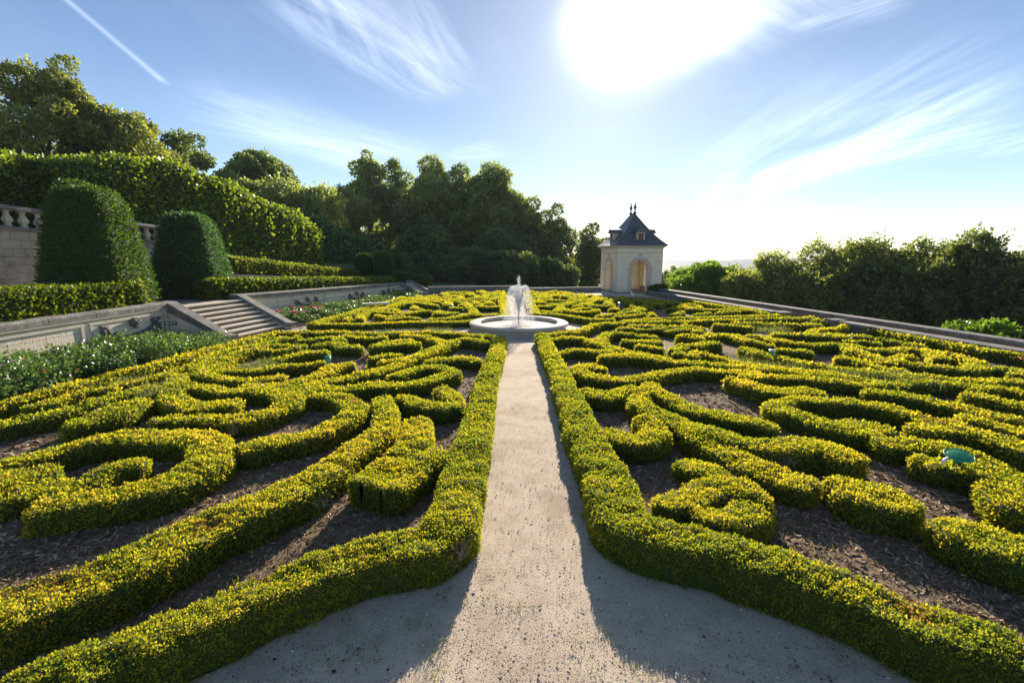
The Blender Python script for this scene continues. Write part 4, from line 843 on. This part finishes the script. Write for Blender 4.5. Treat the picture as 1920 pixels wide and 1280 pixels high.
# below the right parapet
tree('bright green round tree below the parapet right of the pavilion', 1335, 490, 135, 575, 52, 'bright_leaf', 21, 34, hole=.12, lobe=(.25, .38), tint=.5)
tree('small bright tree just right of the pavilion base', 1283, 516, 60, 575, 50, 'bright_leaf', 31, 16, hole=.1, tint=.5)
WIL = 'warm feathery trees below the right parapet'
for (px, top, w_, Y, sd_, lab) in ((1450, 470, 130, 46, 22, 'olive feathery tree at the left end of the dark row beyond the parapet'), (1535, 452, 140, 43, 23, 'second olive feathery tree from the left in the row beyond the parapet'),
        (1635, 448, 165, 39, 24, 'broad feathery tree in the middle of the row beyond the parapet'), (1735, 447, 160, 36, 25, 'dark feathery tree fourth from the left in the row beyond the parapet'),
        (1830, 432, 150, 32, 29, 'highest dark feathery tree of the row near the right picture edge'), (1925, 468, 150, 30, 30, 'dark feathery tree cut by the right picture edge')):
    tree(lab, px, top + 2, w_ * 1.36, 670, Y, 'warm_leaf', sd_, 56, name='feathery_tree', feather=.2, hole=.35, lobe=(.18, .34), tint=.55 - (px - 1450) * .0009, zbase=-5.5)
tree('light leafy bush peeping over the parapet at the right picture edge', 1860, 600, 170, 690, 19.5, 'bright_leaf', 40, 26, name='leafy_bush', hole=.2, lobe=(.22, .34), tint=.4, lk=.0075)
for i, (px, top, w_, Y) in enumerate(((1262, 500, 22, 190), (1249, 508, 16, 230), (1285, 505, 26, 260), (1300, 500, 30, 300), (1395, 510, 34, 240), (1418, 512, 30, 280), (1365, 502, 30, 340), (1240, 512, 14, 210), (1330, 498, 36, 420), (1278, 512, 18, 170), (1410, 520, 40, 160), (1440, 505, 40, 380))):
    tree('small tree far off in the valley seen past the pavilion', px, top, w_, 545, Y, 'tree_leaf', 50 + i, 12, name='distant_tree', group='trees far off in the valley', hole=0, lk=.004)
def house(px, py, Y, w_, label, rz=0.2, h=4.5):
    x, _, z = at(px, py, Y); root = empty('distant_house', (x, Y, z - h - 3), rz); tag(root, label, 'house')
    b = MB(); b.box(-w_ / 2, w_ / 2, -4, 4, -4, h); b.build('wall', M['house_wall'], root)
    b = MB(); b.prism((-w_ / 2 - .4, 0, h), (w_ / 2 + .4, 0, h), [(4.6, -.1), (4.6, .15), (0, 3.15), (-4.6, .15), (-4.6, -.1)]); r_ = b.build('roof', M['roof_tile'], root)
    c = MB(); c.box(w_ / 4, w_ / 4 + 1, .6, 1.4, h + 1.5, h + 4.2); c.build('chimney', M['roof_tile'], r_)
    for k in range(3):
        b = MB(); b.box(-w_ / 3 + k * w_ / 3 - .5, -w_ / 3 + k * w_ / 3 + .5, -4.06, -4.003, .8, 2.4); b.build('window', M['lead'], root)
house(1262, 527, 170, 22, 'distant house with long brown roof beside the pavilion corner')
house(1292, 527, 210, 16, 'second distant brown-roofed house, right of the long roof', -.3)
house(1251, 540, 110, 10, 'low reddish house roof just right of the pavilion base', .1, 3)

# ------------------------------------------------------------------ right side walls
def RX(Y): return 14.9 - .165 * (Y - 11)
def rwall(y0, y1, off, z, wd, label, name, pier=None):
    root = empty(name, (RX(y0) + off, y0, 0)); tag(root, label, 'wall'); a = (0, 0, 0); e = (RX(y1) - RX(y0), y1 - y0, 0)
    b = MB(); b.prism(a, e, [(-wd / 2, -.1), (-wd / 2, z - .13), (wd / 2, z - .13), (wd / 2, -.1 if off < .5 else -9)]); b.build('wall_face', M['riser'] if off > .5 else M['grey_ashlar'], root)
    c = MB(); n = max(1, int((y1 - y0) / 1.6))
    for i in range(n):
        p = [Vector(a).lerp(Vector(e), (i + q) / n) for q in (.003, .997)]; c.prism(p[0], p[1], [(-wd / 2 - .04, z - .128), (-wd / 2 - .04, z - .02), (-wd / 2, z), (wd / 2, z), (wd / 2 + .04, z - .02), (wd / 2 + .04, z - .128)])
    c.build('coping', M['coping'], root, bevel=.01)
    if pier is not None:
        p = Vector(a).lerp(Vector(e), pier); b = MB(); b.box(p.x - .3, p.x + .3, p.y - .32, p.y + .32, -.05, z + .03); b.build('pier', M['grey_ashlar'], root, bevel=.02)
rwall(5, 18.9, 0, .38, .46, 'low inner stone wall along the right near bed, ending in a pier', 'low_wall', 1.0)
rwall(21.9, 36, 0, .34, .42, 'low inner stone wall along the far right bed, starting at a pier', 'low_wall', 0.0)
rwall(4, 40, 1.25, .46, .42, 'long outer parapet wall above the drop on the right', 'parapet_wall')
# far wall
fw = MB(); fw.prism((-6.7, 36.4, 0), (.5, 37.6, 0), [(.15, -.1), (.15, .62), (-.2, .62), (-.2, -.1)]); fw.prism((.5, 37.61, 0), (7.6, 39.2, 0), [(.15, -.1), (.15, .42), (-.2, .42), (-.2, -.1)])
tag(fw.build('boundary_wall', M['grey_ashlar']), 'low grey stone wall closing the garden under the trees', 'wall')

# ------------------------------------------------------------------ fountain
FX, FY = .28, 18.75
fo = empty('fountain', (FX, FY, 0)); tag(fo, 'round stone basin fountain with a white water jet in the middle of the garden', 'fountain')
b = MB(); b.lathe([(2.02, -.02), (2.02, .05), (1.93, .08), (1.90, .19), (1.94, .20)], n=96); b.build('basin_wall', M['basin'], fo, smooth=False)
b = MB(); b.lathe([(1.955, .201), (2.03, .215), (2.06, .25), (2.05, .30), (2.0, .33), (1.70, .345), (1.62, .33), (1.60, .30), (1.60, .05)], n=96)
b.f = b.f[:-2]; b.m = b.m[:-2]; b.build('rim', M['basin'], fo, smooth=True)
b = MB(); b.lathe([(1.597, .22), (1.55, .20), (1.55, .07)], n=96); b.f = b.f[:-2]; b.m = b.m[:-2]; b.build('inner_wall', M['basin_in'], fo, smooth=True)
b = MB(); b.lathe([(.02, .13), (.6, .13), (1.56, .13)], n=96); b.f = b.f[:-2]; b.m = b.m[:-2]; b.build('water', M['water'], fo, smooth=True)
b = MB(); b.lathe([(.035, .15), (.03, .30), (.022, .42), (.045, .43), (.04, .50), (.01, .505)], n=16); b.build('nozzle', M['metal'], fo, smooth=True)
def droplets(P, r):
    n = len(P); o = np.array([(1, 0, 0), (0, 1, 0), (-1, 0, 0), (0, -1, 0), (0, 0, 1.3), (0, 0, -1.3)]); V = P[:, None] + o[None] * r[:, None, None]
    q = np.array([(0, 1, 4, 4), (1, 2, 4, 4), (2, 3, 4, 4), (3, 0, 4, 4), (1, 0, 5, 5), (2, 1, 5, 5), (3, 2, 5, 5), (0, 3, 5, 5)]); return V, q
PP = []; RR = []
for (hh, land, m, nj, sp) in ((1.65, .0, 900, 1, .026), (1.30, .64, 300, 24, .034), (1.0, .44, 220, 18, .034), (.80, .22, 260, 12, .03)):
    for j in range(nj):
        a = 2 * math.pi * (j + rng.random() * .3) / nj; t = rng.random(m) ** (.9 if land else 1.3); h_ = hh * rng.uniform(.93, 1.04)
        if land: z = .46 + 4 * h_ * t * (1 - t); r_ = land * rng.uniform(.95, 1.05) * t; tt = t * 1.08; z = .46 + 4 * h_ * tt * (1 - tt)
        else: z = .46 + h_ * t; r_ = np.zeros(m)
        spd = sp * (.25 + 1.3 * t); p = np.stack([r_ * math.cos(a), r_ * math.sin(a), z], 1) + rng.normal(size=(m, 3)) * spd[:, None]
        PP.append(p); RR.append(rng.uniform(.0045, .0105, m) * (1.0 if land else 1.1))
m = 1300; a = rng.uniform(0, 6.28, m); r_ = rng.uniform(.1, .75, m); PP.append(np.stack([r_ * np.cos(a), r_ * np.sin(a), rng.uniform(.2, .5, m) ** 1.5 + .1], 1)); RR.append(rng.uniform(.004, .009, m))
m = 4000; a = rng.uniform(0, 6.28, m); r_ = rng.uniform(0, 1.3, m) ** .8; PP.append(np.stack([r_ * np.cos(a), r_ * np.sin(a), rng.exponential(.014, m) + .135], 1)); RR.append(rng.uniform(.004, .010, m))
P = np.vstack(PP); r = np.concatenate(RR); ok = P[:, 2] > .13; P = P[ok]; r = r[ok]
V, q = droplets(P, r * 1.1); n = len(P); q3 = q[:, :3]
F3 = (q3[None] + (np.arange(n) * 6)[:, None, None]).reshape(-1, 3).astype(np.int32)
me = bpy.data.meshes.new('spray'); me.vertices.add(n * 6); me.vertices.foreach_set('co', V.astype(np.float32).ravel()); me.loops.add(F3.size); me.loops.foreach_set('vertex_index', F3.ravel())
me.polygons.add(len(F3)); me.polygons.foreach_set('loop_start', np.arange(0, F3.size, 3, dtype=np.int32)); me.polygons.foreach_set('loop_total', np.full(len(F3), 3, np.int32)); me.update(calc_edges=True)
link('spray', me, M['spray'], fo)
b = MB(); b.tube([(0, 0, .5), (.0, 0, .7), (0, 0, .9), (0, 0, 1.15)], [.02, .028, .02, .004], 8)
b.build('jet', M['spray'], fo, smooth=True)

# ------------------------------------------------------------------ pavilion
PV = empty('pavilion', (8.66 + .03, 38.0, 0), R(9)); tag(PV, 'small square stone pavilion with arched openings and steep slate roof', 'pavilion')
S, EH = 3.95, 3.62; aw, sp, r_ = .70, 1.95, .70              # side, eave, arch half width and springing
def side_wall(k):
    """front side of the square from (0,0) to (S,0), thickness .35, turned to side k"""
    T = .38; b = MB(); c = S / 2; n = 18
    arc = [(c - r_ * math.cos(math.pi * i / n), sp + r_ * math.sin(math.pi * i / n)) for i in range(n + 1)]
    x0, x1 = (0, S) if k % 2 == 0 else (T + .002, S - T - .002)
    b.box(x0, c - aw, 0, T, -.3, sp); b.box(c + aw, x1, 0, T, -.3, sp)
    vs = []; fs = []
    low = [(x0, sp)] + arc + [(x1, sp)]; top = [(x0, EH)] + [(x, EH) for x, z in arc] + [(x1, EH)]
    m = len(low); vs = [(x, 0, z) for x, z in low] + [(x, 0, z) for x, z in top] + [(x, T, z) for x, z in low] + [(x, T, z) for x, z in top]
    for i in range(m - 1):
        fs += [(i, i + 1, m + i + 1, m + i), (2 * m + i, 3 * m + i, 3 * m + i + 1, 2 * m + i + 1), (i, 2 * m + i, 2 * m + i + 1, i + 1), (m + i, m + i + 1, 3 * m + i + 1, 3 * m + i)]
    fs += [(0, m, 3 * m, 2 * m), (m - 1, 3 * m - 1, 4 * m - 1, 2 * m - 1)]
    b.add(vs, fs); o = b.build('wall', M['render'], PV)
    d = MB(); R1, R2 = r_ + .003, r_ + .30                    # dressed archivolt, imposts, jambs, keystone, string course
    for i in range(n):
        a0_, a1_ = math.pi * i / n + .004, math.pi * (i + 1) / n - .004
        q = [(c - rr * math.cos(aa), sp + rr * math.sin(aa)) for rr, aa in ((R1 - .003, a0_), (R2, a0_), (R2, a1_), (R1 - .003, a1_))]
        d.add([(x, -.035, z) for x, z in q] + [(x, .0, z) for x, z in q], [(0, 1, 2, 3), (7, 6, 5, 4), (0, 4, 5, 1), (1, 5, 6, 2), (2, 6, 7, 3), (3, 7, 4, 0)])
    for sg in (-1, 1):
        a_, b_ = sorted((c + sg * aw, c + sg * (aw + .30)))
        for z0 in np.arange(-.3, sp - .15, .31): d.box(a_, b_, -.035, .003, z0, min(z0 + .30, sp - .16))
        a_, b_ = sorted((c + sg * (aw - .04), c + sg * (aw + .46))); d.box(a_, b_, -.075, .16, sp - .15, sp - .004)
    d.add([(c - .10, -.07, sp + R1), (c + .10, -.07, sp + R1), (c + .16, -.07, sp + R2 + .26), (c - .16, -.07, sp + R2 + .26), (c - .10, -.001, sp + R1), (c + .10, -.001, sp + R1), (c + .16, -.001, sp + R2 + .26), (c - .16, -.001, sp + R2 + .26)],
          [(0, 1, 2, 3), (7, 6, 5, 4), (0, 4, 5, 1), (1, 5, 6, 2), (2, 6, 7, 3), (3, 7, 4, 0)])
    d.box(.02, S - .02, -.03, .001, sp + R2 + .30, sp + R2 + .36)
    e = d.build('arch_surround', M['dress'], PV)
    q = R(90 * k); cs_, sn_ = round(math.cos(q)), round(math.sin(q))
    for ob in (o, e):
        ob.rotation_euler = (0, 0, q); ob.location = (S / 2 - (S / 2 * cs_ - S / 2 * sn_), S / 2 - (S / 2 * sn_ + S / 2 * cs_), 0)
for k in range(4): side_wall(k)
b = MB()
for (o_, z0, z1) in ((.05, EH + .002, EH + .10), (.14, EH + .102, EH + .17), (.24, EH + .172, EH + .24)): b.box(-o_, S + o_, -o_, S + o_, z0, z1)
b.build('cornice', M['dress'], PV, bevel=.015)
b = MB(); b.box(-.1, S + .1, -.1, S + .1, -.4, .06); b.build('base', M['grey_ashlar'], PV)
b = MB(); ez = EH + .245; c = S / 2; H_ = 2.72; rings = []            # bell-cast hipped roof with a short ridge running away
for t in np.linspace(0, 1, 17):
    hw = (S / 2 + .38) * (1 - t); flare = .36 * (1 - t) ** 5; hx = (S / 2 - .05) * (1 - t) + .38 * (1 - t) ** 4 + .0; hy = hx + .42 * t
    rings.append([(c - hx, c - hy, ez + H_ * t), (c + hx, c - hy, ez + H_ * t), (c + hx, c + hy, ez + H_ * t), (c - hx, c + hy, ez + H_ * t)])
vs = [p for q in rings for p in q]; fs = [(i * 4 + j, i * 4 + (j + 1) % 4, (i + 1) * 4 + (j + 1) % 4, (i + 1) * 4 + j) for i in range(16) for j in range(4)] + [(3, 2, 1, 0)]
b.add(vs, fs); rf = b.build('roof', M['slate'], PV)
for y_ in (c - .42, c + .42):
    b = MB(); b.lathe([(.13, -.02), (.15, .05), (.09, .12), (.05, .20), (.035, .26), (.07, .34), (.11, .44), (.12, .52), (.08, .62), (.04, .66), (.075, .70), (.04, .75), (.03, .86), (.012, .92)], n=12)
    o = b.build('finial', M['metal'], rf, smooth=True); o.location = (c, y_, ez + H_ - .03)
for k in range(4):                                                     # dormers
    dm = MB(); w2 = .34
    dm.box(-w2, -w2 + .09, -.30, .45, 0, .62); dm.box(w2 - .09, w2, -.30, .45, 0, .62); dm.box(-w2, w2, -.31, .45, -.10, 0); dm.box(-w2, w2, -.31, .45, .62, .70)
    o = dm.build('dormer', M['dress'], rf); q = R(90 * k)
    p = Vector((0, -(S / 2 - .42), 0)); p.rotate(__import__('mathutils').Euler((0, 0, q))); o.location = (c + p.x, c + p.y, ez + .36); o.rotation_euler = (0, 0, q)
    x_ = MB(); x_.box(-.24, .24, -.22, -.18, .01, .61); x_.build('pane', M['lead'], o)
    x_ = MB(); x_.prism((0, -.42, .70), (0, 1.0, .70), [(-.52, 0), (-.50, .05), (-.36, .20), (-.16, .32), (0, .36), (.16, .32), (.36, .20), (.50, .05), (.52, 0)]); x_.build('dormer_roof', M['slate'], o)
xs = (1228 - 960) / F * 37.3
hb = hedge2('round_shrub', [(xs - .35, 36.9, 1.0, 0, .55), (xs + .55, 37.1, .9, 0, .75)], .2, 'yew_leaf', 'low dark shrub at the right foot of the pavilion', cat='shrub', rough=.12)

# ------------------------------------------------------------------ small things
X, Y, z = at(705, 572, 25.2)
be = empty('stone_bench', (X, Y, 0), .5); tag(be, 'small stone bench among the far roses', 'bench')
b = MB(); b.box(-.75, .75, -.22, .22, .38, .47); b.build('seat', M['step'], be, bevel=.02)
for sx in (-.5, .5): b = MB(); b.box(sx - .08, sx + .08, -.17, .17, -.02, .379); b.build('leg', M['dress'], be, bevel=.02)
X, Y, z = at(318, 606, 14.3)
sg = empty('direction_sign', (X, Y, 0), -.35 + .65); tag(sg, 'small black direction sign with a white arrow and ring, on a stake among the roses', 'sign')
b = MB(); b.box(-.012, .012, -.01, .01, 0, z); b.build('stake', M['metal'], sg)
b = MB(); b.box(-.21, .21, -.022, -.012, z - .06, z + .06); pl = b.build('plate', M['sign'], sg)
b = MB(); yv = -.0245
def barp(p, q, th):
    p = Vector(p); q = Vector(q); d = (q - p).normalized(); n_ = Vector((-d.y, d.x)) * th / 2; P4 = [p + n_, q + n_, q - n_, p - n_]
    b.add([(v.x, yv, z + v.y) for v in P4] + [(v.x, yv + .002, z + v.y) for v in P4], [(3, 2, 1, 0), (4, 5, 6, 7), (0, 1, 5, 4), (1, 2, 6, 5), (2, 3, 7, 6), (3, 0, 4, 7)])
barp((-.145, .04), (-.19, .0), .018); barp((-.19, .0), (-.145, -.04), .018)
for i in range(14): a = 2 * math.pi * i / 14; a2 = a + 2 * math.pi / 14; barp((-.06 + .03 * math.cos(a), .037 * math.sin(a)), (-.06 + .03 * math.cos(a2), .037 * math.sin(a2)), .014)
barp((0, .022), (.18, .022), .010); barp((0, -.006), (.15, -.006), .008)
b.build('lettering', M['sign_white'], pl)
def trap(px, py, label, white, s=1.0, z0=.34, group=None):
    x, y = on(px, py, z0); root = empty('moth_trap', (x, y, z0)); tag(root, label, 'insect trap', group); root.scale = (s, s, s)
    b = MB(); b.lathe([(.05, -.1), (.055, -.02), (.06, .02)], n=20); b.build('bucket', M['white_plastic' if white else 'green_plastic'], root, smooth=True)
    b = MB(); b.lathe([(.06, .021), (.075, .06), (.078, .105)], n=20); b.build('funnel', M['green_plastic'], root, smooth=True)
    b = MB(); b.lathe([(.095, .125), (.10, .135), (.09, .155), (.02, .165)], n=20); b.build('lid', M['white_plastic' if white else 'green_plastic'], root, smooth=True)
    b = MB()
    for i in range(3): a = i * 2.1; b.tube([(.072 * math.cos(a), .072 * math.sin(a), .10), (.08 * math.cos(a), .08 * math.sin(a), .13)], .006, 5)
    b.build('lid_support', M['green_plastic'], root)
trap(615, 677, 'green funnel moth trap standing in the left near bed', False, .85)
trap(1447, 664, 'white and green funnel moth trap standing in the right near bed', True, .85)
trap(1161, 571, 'tiny pale moth trap in the far right bed before the pavilion', True, .8, .36)
trap(846, 575, 'tiny pale moth trap in the far left bed', True, .8, .36)
x, y = on(1798, 856, .42)
nt_ = empty('green_net', (x, y, .44), .5); nt_.rotation_euler = (R(9), R(-9), .2); tag(nt_, 'round green netted trap lid lying tilted on the box arm at the right', 'net trap')
b = MB(); b.lathe([(.150, -.006), (.158, 0), (.150, .012), (.143, .004)], n=36); b.f = b.f[:-2]; b.m = b.m[:-2]; b.build('hoop', M['green_plastic'], nt_, smooth=True)
b = MB()
for i in range(-7, 8):
    h_ = math.sqrt(max(.148 ** 2 - (i * .02) ** 2, 0)); zf = lambda u, v: .022 * (1 - (u * u + v * v) / .148 ** 2)
    for ax_ in (0, 1):
        pts = [((i * .02, t * h_) if ax_ else (t * h_, i * .02)) for t in (-1, -.5, 0, .5, 1)]; b.tube([(u, v, zf(u, v)) for u, v in pts], .0036, 4)
b.build('netting', M['green_plastic'], nt_)
b = MB(); b.lathe([(.045, -.13), (.05, -.05), (.12, -.012)], n=20); b.build('funnel', M['green_plastic'], nt_, smooth=True)
b = MB(); b.tube([(-.14, .02, -.01), (-.20, .02, -.03), (-.25, .01, -.06)], [.022, .02, .016], 8); b.build('handle', M['white_plastic'], nt_, smooth=True)
AUR = (14.0, 1.5, 1.3); CLOUD = (3.6, 3.4, 1.2); SKYT = (.86, .91, 1.04); HZ = (1.35, 6.5); SKYS = .066; EXPO = 1.22
HAZE = .00018
# ------------------------------------------------------------------ light, sky, clouds
SUN_AZ, SUN_EL = R(9.5), R(18.5)
sd = Vector((math.sin(SUN_AZ) * math.cos(SUN_EL), math.cos(SUN_AZ) * math.cos(SUN_EL), math.sin(SUN_EL)))
sl = bpy.data.lights.new('sun', 'SUN'); sl.energy = 5.0; sl.angle = R(.55); sl.color = (1, .90, .76)
so = bpy.data.objects.new('sun', sl); COL.objects.link(so); so.rotation_euler = sd.to_track_quat('Z', 'Y').to_euler(); so.location = (0, 0, 60)
w = bpy.data.worlds.new('World'); scene.world = w; w.use_nodes = True; nt = w.node_tree; nt.nodes.clear(); L = nt.links.new
sky = N(nt, 'ShaderNodeTexSky', sky_type='NISHITA'); sky.sun_disc = False; sky.sun_elevation = SUN_EL; sky.sun_rotation = SUN_AZ
sky.altitude = 100; sky.air_density = 1.0; sky.dust_density = .05; sky.ozone_density = 1.5
tc = N(nt, 'ShaderNodeTexCoord'); D0 = tc.outputs['Generated']
sep = N(nt, 'ShaderNodeSeparateXYZ'); L(D0, sep.inputs[0])
def mth(op, a, b=None, c=None, clamp=False):
    n = nt.nodes.new('ShaderNodeMath'); n.operation = op; n.use_clamp = clamp
    for i, q in enumerate((a, b, c)):
        if q is None: continue
        if isinstance(q, (int, float)): n.inputs[i].default_value = q
        else: L(q, n.inputs[i])
    return n.outputs[0]
KZ = .12
zz = mth('ADD', mth('MAXIMUM', sep.outputs[2], 0.0), KZ)
qx = mth('DIVIDE', sep.outputs[0], zz); qy = mth('DIVIDE', sep.outputs[1], zz)
def qpix(px, py):
    x, f, u = ray(px, py); l = math.sqrt(x * x + f * f + u * u); x, f, u = x / l, f / l, u / l
    z = max(u, 0) + KZ; return x / z, f / z
def smooth(v, a, b):
    mr = N(nt, 'ShaderNodeMapRange', interpolation_type='SMOOTHSTEP'); mr.inputs[1].default_value = a; mr.inputs[2].default_value = b; L(v, mr.inputs[0]); return mr.outputs[0]
total = None
def streak(a, b, wa, amount, stretch=(1.2, 9), lo=.35, hi=.75, fa=.25, fb=.35, taper=1.0, skew=0.0):
    """a, b photo positions of the streak's ends on the sky; wa width in the cloud plane"""
    global total
    A = qpix(*a); B = qpix(*b); dx, dy = B[0] - A[0], B[1] - A[1]; ln = math.hypot(dx, dy); dx /= ln; dy /= ln
    rx = mth('SUBTRACT', qx, A[0]); ry = mth('SUBTRACT', qy, A[1])
    t = mth('DIVIDE', mth('ADD', mth('MULTIPLY', rx, dx), mth('MULTIPLY', ry, dy)), ln)
    s = mth('SUBTRACT', mth('MULTIPLY', rx, dy), mth('MULTIPLY', ry, dx))
    if skew: s = mth('ADD', s, mth('MULTIPLY', mth('MULTIPLY', t, mth('SUBTRACT', t, 1.0)), skew))
    wd = mth('MULTIPLY', wa, mth('ADD', 1.0, mth('MULTIPLY', mth('SUBTRACT', mth('MAXIMUM', t, 0), .5), taper)))
    e = mth('DIVIDE', s, mth('MAXIMUM', wd, .01)); m = mth('EXPONENT', mth('MULTIPLY', mth('MULTIPLY', e, e), -1.0))
    m = mth('MULTIPLY', m, mth('MULTIPLY', smooth(t, 0, fa), mth('SUBTRACT', 1.0, smooth(t, 1 - fb, 1.0))))
    cb = N(nt, 'ShaderNodeCombineXYZ'); L(mth('MULTIPLY', t, stretch[0] * ln), cb.inputs[0]); L(mth('MULTIPLY', s, stretch[1]), cb.inputs[1]); cb.inputs[2].default_value = A[0] * 3
    nz = N(nt, 'ShaderNodeTexNoise', i_Scale=1.0, i_Detail=9, i_Roughness=.62, i_Distortion=.7); L(cb.outputs[0], nz.inputs['Vector'])
    v = mth('MULTIPLY', mth('MULTIPLY', smooth(nz.outputs[0], lo, hi), m), amount)
    total = v if total is None else mth('ADD', total, v)
streak((1345, 405), (2010, 70), .42, .72, stretch=(.9, 3.5), taper=.9, skew=.5, lo=.3)
streak((1500, 330), (1990, 90), .12, .8, stretch=(1.0, 8), taper=.5, lo=.3)
streak((1400, 350), (2080, 190), .26, .55, stretch=(1.2, 9))
streak((1480, 270), (1960, 20), .16, .4, stretch=(1.2, 9))
streak((270, 140), (820, 335), .30, .62, stretch=(1.0, 3.5), lo=.22)
streak((300, 215), (780, 310), .20, .42, stretch=(1.2, 6), lo=.3)
streak((95, -25), (320, 165), .011, .55, stretch=(2, 6), lo=.1, hi=.6, fa=.02, fb=.15, taper=.8)
streak((490, -60), (860, 200), .17, .9, stretch=(1.3, 7), taper=-.3, lo=.3)
streak((560, -80), (700, 160), .10, .5, stretch=(1.5, 14), taper=-.3)
streak((700, -80), (860, 150), .12, .35, stretch=(1.5, 14), lo=.3)
streak((1470, 60), (1740, -20), .07, .55, stretch=(2, 14), lo=.3)
streak((1060, -50), (1460, 60), .30, .95, stretch=(1.2, 4), lo=.15, hi=.6)
streak((1250, -80), (1560, 60), .25, .5, stretch=(1.2, 8), lo=.25)
streak((830, 300), (960, 275), .12, .35, stretch=(2, 8), lo=.3)
streak((1850, 300), (2000, 240), .2, .35, stretch=(2, 8), lo=.3)
# broad thin veil
cb = N(nt, 'ShaderNodeCombineXYZ'); L(mth('MULTIPLY', qx, .9), cb.inputs[0]); L(mth('MULTIPLY', qy, .35), cb.inputs[1])
nz = N(nt, 'ShaderNodeTexNoise', i_Scale=1.0, i_Detail=8, i_Roughness=.6, i_Distortion=.5); L(cb.outputs[0], nz.inputs['Vector'])
total = mth('MINIMUM', mth('ADD', total, mth('MULTIPLY', smooth(nz.outputs[0], .5, .85), .22)), 1.0)
# forward scattering toward the sun
dt = N(nt, 'ShaderNodeVectorMath', operation='DOT_PRODUCT'); L(D0, dt.inputs[0]); dt.inputs[1].default_value = (math.sin(R(11.5)) * math.cos(R(23.5)), math.cos(R(11.5)) * math.cos(R(23.5)), math.sin(R(23.5)))
c = mth('MAXIMUM', dt.outputs['Value'], 0.0)
def pw(n): return mth('POWER', c, n)
aure = mth('ADD', mth('ADD', mth('MULTIPLY', pw(520.0), AUR[0]), mth('MULTIPLY', pw(45.0), AUR[1])), mth('MULTIPLY', pw(10.0), AUR[2]))
cl = mth('ADD', CLOUD[0], mth('ADD', mth('MULTIPLY', pw(30.0), CLOUD[1]), mth('MULTIPLY', pw(5.0), CLOUD[2])))
tint_ = N(nt, 'ShaderNodeMix', data_type='RGBA', blend_type='MULTIPLY'); tint_.inputs[0].default_value = 1; damp = mth('SUBTRACT', 1.0, mth('MULTIPLY', pw(4.0), .35)); sk = N(nt, 'ShaderNodeVectorMath', operation='SCALE'); L(sky.outputs[0], sk.inputs[0]); L(damp, sk.inputs['Scale']); L(sk.outputs[0], tint_.inputs[6]); tint_.inputs[7].default_value = (*SKYT, 1)
hz_ = mth('MULTIPLY', mth('POWER', mth('SUBTRACT', 1.0, mth('MAXIMUM', sep.outputs[2], 0.0)), HZ[1]), HZ[0])
hv = N(nt, 'ShaderNodeVectorMath', operation='SCALE'); hv.inputs[0].default_value = (.93, .98, 1.05); L(mth('MULTIPLY', hz_, mth('ADD', 1.0, mth('MULTIPLY', pw(6.0), .5))), hv.inputs['Scale'])
hd = N(nt, 'ShaderNodeVectorMath', operation='ADD'); L(tint_.outputs[2], hd.inputs[0]); L(hv.outputs[0], hd.inputs[1])
ac = N(nt, 'ShaderNodeVectorMath', operation='SCALE'); ac.inputs[0].default_value = (1.0, .97, .92); L(aure, ac.inputs['Scale'])
ad = N(nt, 'ShaderNodeVectorMath', operation='ADD'); L(hd.outputs[0], ad.inputs[0]); L(ac.outputs[0], ad.inputs[1])
cc = N(nt, 'ShaderNodeVectorMath', operation='SCALE'); cc.inputs[0].default_value = (1.0, .98, .97); L(cl, cc.inputs['Scale'])
mx = N(nt, 'ShaderNodeMix', data_type='RGBA'); L(total, mx.inputs[0]); L(ad.outputs[0], mx.inputs[6])
ad2 = N(nt, 'ShaderNodeVectorMath', operation='ADD'); L(ad.outputs[0], ad2.inputs[0]); L(cc.outputs[0], ad2.inputs[1]); L(ad2.outputs[0], mx.inputs[7])
bg = N(nt, 'ShaderNodeBackground'); bg.inputs[1].default_value = SKYS; L(mx.outputs[2], bg.inputs[0])
wo = N(nt, 'ShaderNodeOutputWorld'); L(bg.outputs[0], wo.inputs[0])
vs = scene.view_settings; vs.view_transform = 'Standard'; vs.look = 'None'; vs.gamma = 1; vs.exposure = EXPO; vs.use_curve_mapping = False
scene.render.engine = 'CYCLES'

if HAZE:
    hm, hn, ho = mat('haze'); pv = N(hn, 'ShaderNodeVolumePrincipled'); pv.inputs['Color'].default_value = (.74, .86, 1, 1); pv.inputs['Density'].default_value = HAZE
    hn.links.new(pv.outputs[0], ho.inputs['Volume']); b = MB(); b.box(-4300, 4300, -60, 4300, -37, 26); hz = b.build('haze', hm); hz['kind'] = 'stuff'; hz['label'] = 'pale morning haze over the valley'
